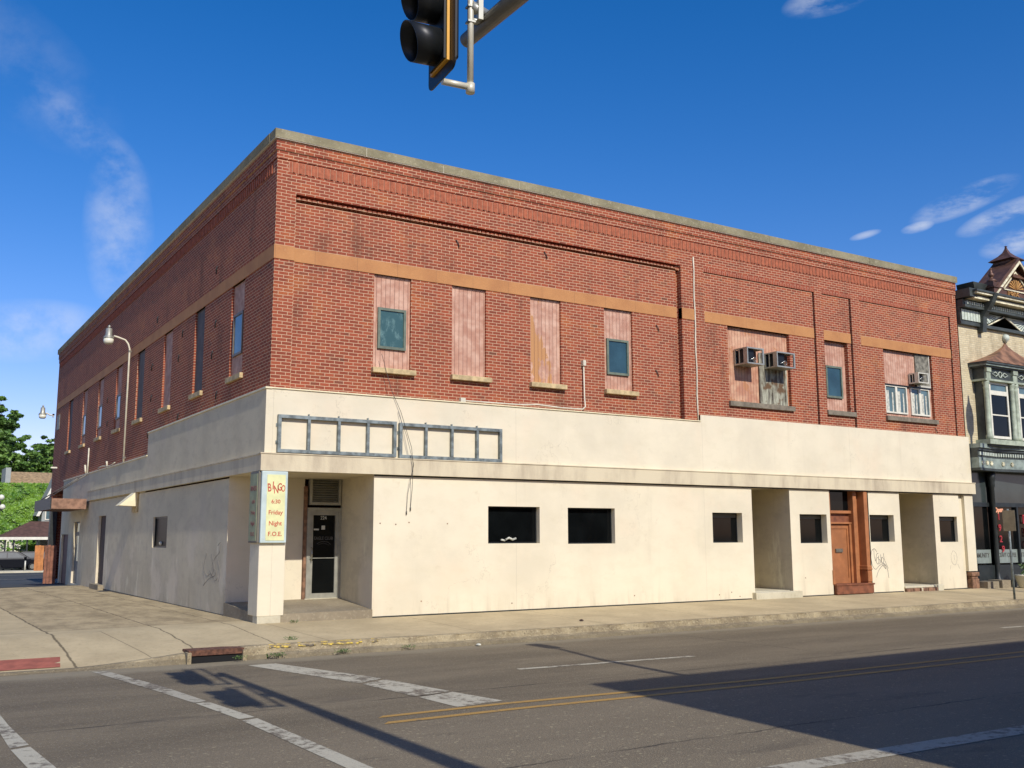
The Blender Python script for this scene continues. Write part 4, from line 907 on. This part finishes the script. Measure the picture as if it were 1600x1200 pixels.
nb('iron_column', 'black_iron', MB().box(22.40, 22.50, .0, .3, .12, 3.75))
# glazing: upper lights and display window
nb('transom', 'shop_glass_upper', MB().box(22.5, 23.55, .20, .22, 2.75, 3.72)); nb('transom', 'shop_glass_upper', MB().box(23.7, 29.4, .12, .14, 2.75, 3.72))
nb('display_window', 'dark_glass', MB().box(22.5, 23.55, .20, .22, .80, 2.62)); nb('display_window', 'dark_glass', MB().box(23.7, 29.4, .12, .14, .80, 2.62))
nb('shop_frame', 'shop_dark', MB().box(22.5, 23.55, .14, .25, 2.62, 2.75).box(23.7, 29.4, .04, .2, 2.62, 2.75).box(22.5, 23.55, .1, .25, .12, .80).box(23.7, 29.4, .02, .2, .12, .80).box(24.85, 24.93, .03, .2, .8, 2.62).box(26.6, 26.7, .03, .2, .8, 2.62))
nb('frosted_strip', 'frosted_strip', MB().box(22.52, 23.53, .19, .199, .86, 1.28).box(23.72, 24.84, .11, .119, .86, 1.28).box(24.94, 26.6, .11, .119, .86, 1.28))
def ntext(name, items, m, y, ext=.004): text_obj(name, [(s, sz, x - 22.4, z - .1, r_, xs) for s, sz, x, z, r_, xs in items], m, N_, loc=(0, y, 0), ext=ext)
ntext('strip_lettering', [('COMMUNITY', .20, 22.96, 1.10, 0, .8)], 'grey_letter', .186); ntext('strip_lettering', [('CRAFT COFFEE', .19, 24.28, 1.10, 0, .75), ('TO', .2, 25.15, 1.10, 0, .9)], 'grey_letter', .106)
ntext('open_sign', [('Open', .22, 23.93, 2.52, .05, .9)], 'neon_orange', .07, .012)
ntext('neon_numerals', [('1', .30, 23.90, 2.30, 0, 1), ('9', .30, 23.92, 1.95, 0, 1), ('2', .30, 23.94, 1.60, 0, 1), ('9', .30, 24.02, 1.28, -.2, 1)], 'neon_red', .07, .012)
ntext('neon_lettering', [('DR', .42, 25.42, 2.22, 0, .8), ('BE', .42, 25.42, 1.80, 0, .8), ('CO', .42, 25.44, 1.38, 0, .8)], 'neon_red', .07, .012)
nb('shop_sill', 'old_concrete', MB().box(22.42, 23.0, -.35, .1, .12, .33).box(23.06, 23.5, -.42, .05, .12, .36)); nb('shop_sill', 'cornice_dark', MB().box(23.52, 24.0, -.3, .05, .12, .34))
# oriel
OY = -.40
def oband(z0, z1, ex, m, name):
    k = MB(); k.extrude([(22.95 - ex, 0, z0), (22.95 - ex * .7, OY - ex, z0), (26.05 + ex * .7, OY - ex, z0), (26.05 + ex, 0, z0)], (0, 0, z1 - z0)); nb(name, m, k)
oband(4.55, 4.70, .08, 'column_sage', 'oriel_base'); oband(4.50, 4.55, .0, 'cornice_dark', 'oriel_base')
nb('oriel_wall', 'cornice_dark', MB().box(23.0, 26.0, OY + .12, -.0, 4.7, 6.6))
oband(6.56, 6.62, .07, 'column_sage', 'oriel_frieze'); oband(6.62, 6.98, .0, 'cornice_dark', 'oriel_frieze'); oband(6.98, 7.03, .10, 'cornice_dark', 'oriel_eave'); oband(7.03, 7.09, .17, 'cornice_grey', 'oriel_eave'); oband(7.09, 7.15, .22, 'cornice_dark', 'oriel_eave')
og = MB(); 
for (x0_, x1_) in ((22.98, 23.2), (24.42, 24.66), (25.8, 26.02)): og.box(x0_, x1_, OY - .06, OY, 6.62, 6.98).box(x0_ - .01, x1_ + .01, OY - .09, OY, 6.84, 6.98)
nb('oriel_bracket', 'column_sage', og)
orn = MB()
for xc in (23.78, 25.2):
    orn.tube([(xc + .09 * math.cos(a * .63), OY - .02, 6.80 + .09 * math.sin(a * .63)) for a in range(11)], .018, 5)
    for sgn in (-1, 1): orn.tube([(xc + sgn * .12, OY - .02, 6.80), (xc + sgn * .24, OY - .02, 6.87), (xc + sgn * .42, OY - .02, 6.80), (xc + sgn * .24, OY - .02, 6.73), (xc + sgn * .12, OY - .02, 6.80)], .016, 5)
nb('oriel_ornament', 'cornice_pale', orn)
for x in (23.06, 24.44, 24.64, 25.95): nb('oriel_column', 'column_sage', MB().lathe([(.11, 0), (.11, .12), (.085, .16), (.08, 1.6), (.095, 1.66), (.075, 1.7), (.11, 1.78), (.11, 1.88)], (x, OY + .04, 4.70), 12))
for (a, b) in ((23.24, 24.26), (24.80, 25.8)):
    yo = OY + .10
    nb('sash_window', 'white_trim', MB().box(a, a + .08, yo - .05, yo, 4.75, 6.56).box(b - .08, b, yo - .05, yo, 4.75, 6.56).box(a + .08, b - .08, yo - .05, yo, 4.75, 4.83).box(a + .08, b - .08, yo - .05, yo, 6.48, 6.56).box(a + .08, b - .08, yo - .05, yo, 6.14, 6.28).box(a + .08, b - .08, yo - .045, yo, 5.48, 5.52))
    nb('pane', 'dark_glass', MB().box(a + .08, b - .08, yo - .02, yo - .01, 4.83, 5.48).box(a + .08, b - .08, yo - .02, yo - .01, 5.52, 6.14)); nb('pane', 'side_glass', MB().box(a + .08, b - .08, yo - .02, yo - .01, 6.28, 6.48))
rf = MB(); rings = []
for k in range(7):
    t = k / 6; w_ = (1 - t) ** 1.5; z = 7.15 + .88 * t; xc = 24.85
    rings.append([(xc + (22.72 - xc) * w_, .0, z), (xc + (22.78 - xc) * w_, (OY - .22) * w_ - .02, z), (xc + (26.3 - xc) * w_, (OY - .22) * w_ - .02, z), (xc + (26.4 - xc) * w_, 0, z)])
for k in range(6):
    for j in range(3): rf.face([rings[k][j], rings[k][j + 1], rings[k + 1][j + 1], rings[k + 1][j]])
nb('oriel_roof', 'copper_roof', rf)
nb('finial', 'cornice_pale', MB().lathe([(.03, 0), (.05, .05), (.11, .1), (.13, .18), (.10, .26), (.02, .30)], (24.85, -.05, 8.0), 12))
# main cornice
nb('cornice', 'cornice_dark', MB().box(X0, X1, -.12, .02, 8.38, 8.48).box(X0, 23.66, -.10, .02, 8.48, 8.9).box(X0, X1, -.30, .02, 8.90, 8.98))
lvp = MB(); x = 22.42
while x < 23.6: lvp.box(x, x + .12, -.135, -.10, 8.52, 8.86); x += .15
lvp.box(22.42, 23.62, -.118, -.101, 8.52, 8.86)
nb('frieze_panel', 'cornice_pale', lvp)
nb('cornice', 'cornice_dark', MB().box(X0, X1, -.22, .02, 8.98, 9.16).box(X0 - .02, 22.75, -.5, .3, 9.2, 9.47))
dn = MB(); x = 22.5
while x < X1: dn.box(x, x + .05, -.30, -.22, 9.0, 9.10); x += .12
nb('dentil', 'cornice_pale', dn)
nb('cornice', 'cornice_cream', MB().box(22.6, X1, -.50, .02, 9.16, 9.24).box(22.55, X1, -.62, .02, 9.30, 9.36)); nb('cornice', 'cornice_dark', MB().box(22.6, X1, -.46, .02, 9.24, 9.30).box(22.5, X1, -.66, .1, 9.36, 9.42))
nb('cornice_bracket', 'cornice_dark', MB().extrude([(23.38, -.1, 8.22), (23.38, -.2, 8.20), (23.38, -.26, 8.7), (23.38, -.58, 9.12), (23.38, -.70, 9.40), (23.38, 0, 9.40), (23.38, 0, 8.2)], (.2, 0, 0)).box(23.40, 23.56, -.40, -.28, 8.86, 9.0))
nb('frieze_panel', 'cornice_pale', MB().extrude([(23.64, -.06, 8.44), (23.64, -.06, 8.88), (24.72, -.06, 8.88)], (0, .05, 0)).extrude([(24.92, -.06, 8.88), (26.4, -.06, 8.88), (26.4, -.06, 8.24)], (0, .05, 0)))
fan = MB()
for k in range(8):
    a = R(6 + k * 11); q = 1 if k < 4 else .62
    fan.extrude([(23.66, -.075, 8.87), (23.66 + .70 * math.cos(a) * q, -.075, 8.87 - .38 * math.sin(a)), (23.68 + .70 * math.cos(a + .05) * q, -.075, 8.87 - .38 * math.sin(a + .05))], (0, .012, 0))
    fan.extrude([(26.2, -.075, 8.87), (26.2 - .9 * math.cos(a), -.075, 8.87 - .5 * math.sin(a)), (26.2 - .9 * math.cos(a + .05), -.075, 8.87 - .5 * math.sin(a + .05))], (0, .012, 0))
nb('fan_ornament', 'cornice_dark', fan)
nb('gable_moulding', 'cornice_cream', MB().tube([(23.62, -.09, 8.38), (24.80, -.09, 8.86)], .028, 5)); nb('gable_moulding', 'cornice_cream', MB().tube([(24.86, -.09, 8.86), (26.5, -.09, 8.14)], .028, 5))
# pediment
AX, AZ, PL_, PR_, PZ = 25.0, 10.66, 23.56, 26.45, 9.40
nb('pediment', 'brown_tin', MB().extrude([(PL_ + .1, -.45, PZ), (PR_ - .1, -.45, PZ), (AX, -.45, AZ - .08)], (0, .25, 0)))
rfm = MB()
for e in (PL_, PR_):
    g_ = -1 if e == PL_ else 1
    rfm.extrude([(e + g_ * .08, -.62, PZ), (e, -.62, PZ + .01), (AX, -.62, AZ), (AX, -.62, AZ + .13), (e + g_ * .1, -.62, PZ + .10)], (0, .9, 0))
nb('pediment_roof', 'brown_tin', rfm)
for e in (PL_, PR_):
    g_ = 1 if e == PL_ else -1
    nb('pediment_trim', 'cornice_cream', MB().extrude([(e, -.66, PZ + .02), (e + g_ * .09, -.66, PZ + .02), (AX, -.66, AZ - .07), (AX, -.66, AZ + .02)], (0, .035, 0)))
    nb('pediment_trim', 'cornice_cream', MB().extrude([(AX - g_ * .74, -.49, 9.70), (AX - g_ * .68, -.49, 9.70), (AX, -.49, 10.30), (AX, -.49, 10.36)], (0, .035, 0)))
nb('pediment_trim', 'cornice_cream', MB().box(AX - .72, AX + .72, -.485, -.455, 9.66, 9.695))
sb = MB()
for k in range(9):
    a = R(15 + k * 18.75); sb.extrude([(AX + .05 * math.cos(a), -.482, 9.73 + .04 * math.sin(a)), (AX + .40 * math.cos(a - .08), -.482, 9.73 + .34 * math.sin(a - .08)), (AX + .40 * math.cos(a + .08), -.482, 9.73 + .34 * math.sin(a + .08))], (0, .03, 0))
nb('sunburst', 'gold_letter', sb)
ntext('date_lettering', [('1905', .30, 24.78, 9.52, 0, 1.15)], 'gold_letter', -.47, .02)
nb('turret', 'brown_tin', MB().lathe([(.66, 0), (.52, .18), (.42, .36), (.39, .50), (.41, .66), (.60, .70), (.50, .76), (.28, .88), (.13, 1.0), (.055, 1.12), (.03, 1.20), (.055, 1.22), (.0, 1.25)], (25.20, -.1, 10.12), 4, False, math.pi / 4))
nb('corner_finial', 'brown_tin', MB().box(23.46, 23.86, -.64, -.26, 9.42, 9.60).box(23.42, 23.90, -.68, -.22, 9.60, 9.64).box(23.50, 23.82, -.60, -.30, 9.64, 9.82).lathe([(.18, .0), (.14, .08), (.07, .12), (.05, .16), (.09, .20), (.10, .25), (.05, .31), (.025, .43), (.035, .46), (.0, .49)], (23.66, -.45, 9.82), 10))
nb('cornice_end', 'cornice_dark', MB().extrude([(22.95, -.3, 9.42), (22.75, -.4, 9.66), (22.70, -.42, 9.73), (23.46, -.42, 9.73), (23.46, -.3, 9.42)], (0, .6, 0)))

# ================================================================ BACKGROUND, LEFT
def leaves(mb, c, rad, n, size, squash=1.0):
    for _ in range(n):
        d = Vector((random.gauss(0, 1), random.gauss(0, 1), random.gauss(0, 1))).normalized() * random.uniform(.55, 1.0) ** .5
        p = Vector(c) + Vector((d.x * rad, d.y * rad, d.z * rad * squash)); s_ = size * random.uniform(.6, 1.3)
        u = Vector((random.uniform(-1, 1), random.uniform(-1, 1), random.uniform(-.6, .6))).normalized() * s_; v = u.cross(Vector((random.uniform(-1, 1), random.uniform(-1, 1), random.uniform(-1, 1)))).normalized() * s_ * .55
        mb.face([p - u, p + v, p + u, p - v])
def tree(loc, H, rad, n, lab, seed, lean=(0, 0), clumps=150):
    random.seed(seed); T_ = empty('broadleaf_tree', loc, lab, 'tree')
    tk = MB().tube([(0, 0, 0), (.1, 0, H * .2), (0, .1, H * .45), (.1, 0, H * .8)], [.42, .33, .25, .06], 9); cr = MB()
    for k in range(clumps):
        a = random.uniform(0, 6.28); zz = random.uniform(.22, 1.0); rr_ = rad * math.sin(math.pi * min(.93, (zz - .05) ** .85)) * random.uniform(.55, 1.12)
        e = Vector((math.cos(a) * rr_ + lean[0] * zz, math.sin(a) * rr_ + lean[1] * zz, zz * H + random.uniform(-.3, .9))); b0 = Vector((0, 0, H * zz * .6))
        if k % 3 == 0: tk.tube([b0, b0.lerp(e, .5), e], [.11, .06, .015], 5)
        for q, (f_, w_) in enumerate(((.45, 1.0), (.7, .85), (.9, .6), (1.06, .36))):
            leaves(cr, b0.lerp(e, f_), w_ * rad / 6.2, int(n / clumps * (.35, .3, .22, .13)[q]), .23, .45)
    tk.build('trunk', 'bark', T_); cr.build('crown', 'leaf', T_)
tree((2.2, 92, -1.2), 15.6, 6.2, 75000, 'tall leafy green tree rising above the ivy covered building', 3)
tree((6.6, 97, -1.2), 12.2, 4.8, 45000, 'second leafy green tree with spreading branches beside the brick wall edge', 5, (1.6, 0))
# ivy building
I_ = empty('ivy_building', (.41, 80, -1.15), 'house with tan shingle roof and wall thickly covered in green ivy', 'house')
I_.scale = (1.065,) * 3
MB().box(-12, 5.6, 0, 8, 0, 7.0).build('wall', 'siding_white', I_)
sd_ = MB()
for k in range(12): sd_.box(-12, 5.6, -.03, 0, .02 + k * .2, .19 + k * .2)
sd_.build('siding', 'siding_white', I_)
MB().extrude([(2.9, -.3, 7.0), (2.9, 3.0, 8.35), (2.9, 3.0, 7.0)], (9, 0, 0)).build('roof', 'shingle_tan', I_); MB().box(2.5, 2.9, -.1, 3.1, 6.9, 8.5).build('parapet', 'siding_grey', I_)
random.seed(11); iv = MB()
for _ in range(15000):
    x = random.uniform(-4, 6.3); z = random.uniform(1.4, 7.2)
    if z < 3.0 + .8 * math.sin(x * 2.1) + .5 * math.sin(x * 5.3) - 1.2 * cl01((x - 3) / 2) and random.random() < .9: continue
    p = Vector((x, -.08 - random.uniform(0, .12) - .22 * (1 + math.sin(x * 3.1 + 2 * math.sin(z * 1.7)) * math.cos(z * 2.6 + x)), z)); s_ = random.uniform(.08, .17); a = random.uniform(0, 6.28)
    u = Vector((math.cos(a), random.uniform(-.6, .2), math.sin(a))) * s_; v = Vector((-math.sin(a), random.uniform(-.6, .2), math.cos(a))) * s_ * .7
    iv.face([p - u, p + v, p + u, p - v])
iv.build('ivy', 'ivy', I_)
# grey gabled house with porch
H_ = empty('gabled_house', (5.73, 77, -1.2), 'grey house with steep gable and maroon porch roof on thin dark posts', 'house')
H_.scale = (1.247,) * 3
MB().extrude([(.1, 0, 0), (8, 0, 0), (8, 0, 4.0), (2.1, 0, 9.2), (.1, 0, 4.2)], (0, 2.4, 0)).build('wall', 'siding_grey', H_)
MB().extrude([(-.25, -.3, 3.9), (-.05, -.3, 3.9), (2.15, -.3, 9.35), (2.15, -.3, 9.7)], (0, 2.8, 0)).build('roof', 'siding_grey', H_)
MB().extrude([(-.3, -.36, 3.85), (-.1, -.36, 3.85), (2.1, -.36, 9.3), (2.1, -.36, 9.55)], (0, .05, 0)).build('gable_trim', 'white_trim', H_)
f = MB().box(.3, 1.0, -.06, -.01, 3.6, 5.0).build('window', 'white_trim', H_); MB().box(.36, .94, -.07, -.061, 3.66, 4.94).build('pane', 'side_glass', f)
MB().extrude([(-2.6, -3.4, 2.3), (-2.6, -3.4, 2.42), (-2.6, 0, 3.35), (-2.6, 0, 2.3)], (.001, 0, 0))
pr = MB(); pr.face([(-2.7, -3.5, 2.42), (4, -3.5, 2.42), (4, 0, 3.5), (-.6, 0, 3.5)]); pr.face([(-2.7, -3.5, 2.42), (-.6, 0, 3.5), (-2.7, 0, 2.42)]); pr.face([(-2.7, -3.5, 2.25), (4, -3.5, 2.25), (4, 0, 2.25), (-2.7, 0, 2.25)])
pr.build('porch_roof', 'shingle_maroon', H_); MB().box(-2.75, 4, -3.56, -3.5, 2.24, 2.42).box(-2.76, -2.7, -3.5, 0, 2.24, 2.42).build('fascia', 'white_trim', H_)
for x in (-2.4, -1.9, -1.1, -.5, .8, 2.2): MB().box(x - .05, x + .05, -3.4, -3.3, 0, 2.24).build('porch_post', 'black_iron', H_)
MB().box(-2.4, 4, -3.38, -3.32, .9, .96).box(-2.4, 4, -3.38, -3.32, .2, .26).build('porch_rail', 'black_iron', H_)
MB().box(-.4, 4, -3.2, -.01, 0, .5).build('porch_floor', 'old_concrete', H_)
# yard fence
F_ = empty('wooden_fence', (-.30, 26.9, -.2), 'reddish brown upright board fence at the back corner of the building', 'fence')
for k in range(4):
    MB().box(.0 + k * .118, .106 + k * .118, -.02 * (k % 2), .02, 0, 1.63 + random.uniform(-.02, .02)).build('board', 'fence_red', F_)
F2 = empty('wooden_fence', (-.46, 28.6, -.25), 'bright orange board fence panel behind the reddish fence', 'fence')
for k in range(3): MB().box(k * .12, .115 + k * .12, 0, .03, .6, 1.66 + random.uniform(-.02, .02)).build('board', 'fence_orange', F2)
MB().box(0, .35, .03, .07, .8, .88).box(0, .35, .03, .07, 1.4, 1.48).build('rail', 'fence_orange', F2)
# parked cars, seen side-on (front to the right)
def car(x, y, z, lab, grp='dark cars parked beyond the alley'):
    C_ = empty('parked_car', (x, y, z), lab, 'car', grp); L = 4.1
    body = [(0, .30), (0, .62), (.06, .88), (.15, .95), (2.95, .95), (3.15, .90), (3.85, .80), (4.02, .70), (4.08, .45), (4.06, .25), (3.75, .22), (3.62, .40), (3.42, .58), (3.12, .58), (2.92, .40), (2.8, .22), (1.15, .20), (1.03, .40), (.86, .58), (.58, .58), (.38, .40), (.28, .24)]
    b_ = MB().extrude([(a, 0, c) for a, c in body], (0, 1.7, 0)).build('body', 'car_black', C_, bevel=.05)
    gh = [(.10, .93), (.28, 1.42), (.5, 1.50), (1.95, 1.50), (2.3, 1.42), (3.1, .92)]
    k = MB(); i = len(k.v); n = len(gh)
    k.v += [(a, .04 + .28 * (c - .9), c) for a, c in gh] + [(a, 1.66 - .28 * (c - .9), c) for a, c in gh]
    for q in [tuple(range(n - 1, -1, -1)), tuple(range(n, 2 * n))] + [(j, (j + 1) % n, n + (j + 1) % n, n + j) for j in range(n)]: k.f.append(q); k.mi.append(0); k.sm.append(False)
    k.build('cabin', 'car_black', C_)
    for w_ in ([(.42, 1.0), (.50, 1.36), (1.38, 1.40), (1.38, 1.0)], [(1.48, 1.0), (1.48, 1.40), (2.1, 1.37), (2.75, 1.0)]):
        g = MB(); g.face([(a, .028 + .28 * (c - .9), c) for a, c in w_]); g.build('side_window', 'car_glass', C_)
    g = MB(); g.face([(3.04, .18, .96), (3.04, 1.52, .96), (2.33, 1.4, 1.41), (2.33, .30, 1.41)]); g.v = [(a + .03, b, c + .02) for a, b, c in g.v]; g.build('windscreen', 'car_glass', C_)
    for wx in (.72, 3.27):
        for wy in (.02, 1.5):
            wo = MB().tube([(wx, wy, .31), (wx, wy + .18, .31)], .31, 20).build('wheel', 'tyre', C_)
            r_ = MB().tube([(wx, wy - .01 if wy < 1 else wy + .19, .31), (wx, wy + .05 if wy < 1 else wy + .14, .31)], .19, 14).build('rim', 'chrome', wo)
    MB().box(3.72, 3.98, -.012, .12, .66, .76).build('headlight', 'headlight', C_); MB().box(0.0, .10, -.012, .1, .7, .85).build('tail_light', 'sign_red', C_)
    MB().box(2.62, 2.80, -.16, -.0, .96, 1.08).build('mirror', 'car_black', C_)
    return C_
car(1.2, 69.4, -.80, 'black small hatchback parked beyond the alley below the ivy')
car(3.6, 72.5, -.86, 'second dark car mostly hidden behind the black hatchback')
po = MB().tube([(0, 0, 0), (0, 0, .75)], .055, 8).build('bollard', 'steel_light', loc=(4.0 - .35, 67.0, -.74)); tag(po, 'short pale post on the far pavement before the black car', 'bollard')
GL = empty('globe_lamp', (-.32, 46, -.55), 'black street lamp with cluster of white globes at the left edge', 'street lamp')
MB().tube([(0, 0, 0), (0, 0, .8), (0, 0, 4.4)], [.12, .07, .05], 10).tube([(-.35, 0, 3.7), (0, 0, 3.95), (.2, 0, 3.75)], .03, 6).build('pole', 'black_iron', GL)
for (x, z) in ((.13, 4.05), (-.35, 3.95), (.05, 4.6)): MB().lathe([(.04, -.16), (.13, -.10), (.17, 0), (.13, .11), (.03, .17)], (x, 0, z), 12).build('globe', 'lamp_glass', GL)
# weeds and litter
def weed(x, y, n, s, lab):
    random.seed(int(x * 100) + 5); m_ = MB(); z = side_z(x, y) if y > -2.7 else -.15
    for _ in range(n):
        a = random.uniform(0, 6.28); r_ = random.uniform(0, s); p = Vector((r_ * math.cos(a) * 1.8, r_ * math.sin(a) * .7, random.uniform(.0, .05))); u = Vector((math.cos(a), math.sin(a), random.uniform(.3, 1.3))).normalized() * .026; v = u.orthogonal().normalized() * .008
        m_.face([p, p + u * .5 + v, p + u, p + u * .5 - v])
    tag(m_.build('weed', 'weed_leaf', loc=(x, y, z)), lab, 'weed')
weed(.5, -.32, 60, .05, 'small green weed at the foot of the entrance platform')
weed(-.25, -2.3, 70, .07, 'low green weed in the pavement just above the yellow kerb')
weed(-.75, -3.02, 110, .09, 'green weeds in the gutter below the start of the yellow kerb')
weed(-1.35, -3.05, 60, .07, 'small green weed growing in the storm drain mouth')
weed(.35, -3.06, 90, .08, 'green weeds in the gutter below the middle of the yellow kerb')
weed(1.55, -3.06, 50, .08, 'thin weeds in the gutter right of the yellow kerb paint')
for (x, y, lab) in ((2.9, -3.12, 'small white crumpled litter in the gutter'), (5.9, -2.1, 'small dark scrap of litter on the pavement')):
    tag(MB().lathe([(.01, 0), (.05, .01), (.04, .03), (.01, .04)], (0, 0, 0), 6, False).build('litter', 'curtain' if y < -3 else 'brown_door', loc=(x, y, -.18 if y < -3 else side_z(x, y))), lab, 'litter')
# storm drain
SD = empty('storm_drain', (-1.66, -2.95, -.19), 'rusty steel storm drain inlet set in the kerb', 'storm drain')
MB().box(-.43, .43, .10, .46, .155, .195).box(-.43, .43, .075, .10, .115, .197).build('cover_plate', 'rust', SD)
MB().box(-.40, .40, .10, .12, -.02, .155).build('opening', 'black_void', SD); MB().box(-.46, -.40, .03, .2, -.02, .17).box(.40, .46, .03, .2, -.02, .17).build('side_wall', 'kerb_concrete', SD)

# ================================================================ ACROSS THE STREET (behind the camera: casts the long shadow)
OX, OYF = 1.78 - KX * 11.9, -19.72
OH = 11.9 * TAN - .19
O_ = empty('brick_building', (OX, OYF, -.05), 'brick commercial block across the street behind the viewer', 'building')
mb = MB(); rs = []
for k in range(9):
    rs += [(1.2 + k * 3.0, 2.6 + k * 3.0, 5.2, 7.2, None, .15)]
    rs += [(.6 + k * 3.0, 3.0 + k * 3.0, .5, 3.2, None, .3)]
relief(mb, lambda u, v, d: (u, d, v), 0, 29, 0, OH, rs); mb.face([(0, 0, 0), (0, -22, 0), (0, -22, OH), (0, 0, OH)]); mb.face([(0, 0, OH), (29, 0, OH), (29, -22, OH), (0, -22, OH)]); mb.face([(0, -22, 0), (29, -22, 0), (29, -22, OH), (0, -22, OH)]); mb.face([(29, 0, 0), (29, -22, 0), (29, -22, OH), (29, 0, OH)])
mb.build('wall', 'brick', O_)
for k in range(9):
    MB().box(1.2 + k * 3.0, 2.6 + k * 3.0, -.2, -.16, 5.2, 7.2).build('window', 'dark_glass', O_)
    MB().box(.6 + k * 3.0, 3.0 + k * 3.0, -.35, -.31, .5, 3.2).build('shop_window', 'dark_glass', O_)
L_ = empty('street_lamp', (2.9, -15.6, -.04), 'tall street lamp on the far pavement across the street', 'street lamp')
MB().tube([(0, 0, 0), (.02, 0, 7.2), (.3, 1.0, 7.6), (.35, 1.4, 7.62)], [.09, .06, .05, .04], 10).build('pole', 'steel_dark', L_); MB().box(.2, .5, 1.3, 2.0, 7.54, 7.68).build('lamp_head', 'aluminium', L_, bevel=.03)
SL = empty('lantern_lamp', (22.50, -2.45, 0), 'lantern street lamp at the kerb just beyond the right edge before the old shop', 'street lamp')
MB().lathe([(.16, 0), (.14, .3), (.07, .5), (.055, 6.6), (.08, 6.7)], (0, 0, 0), 12).build('pole', 'black_iron', SL)
MB().lathe([(.08, 6.7), (.17, 6.85), (.20, 7.3), (.15, 7.55), (.06, 7.75), (.03, 7.95)], (0, 0, 0), 8).build('lantern', 'black_iron', SL)
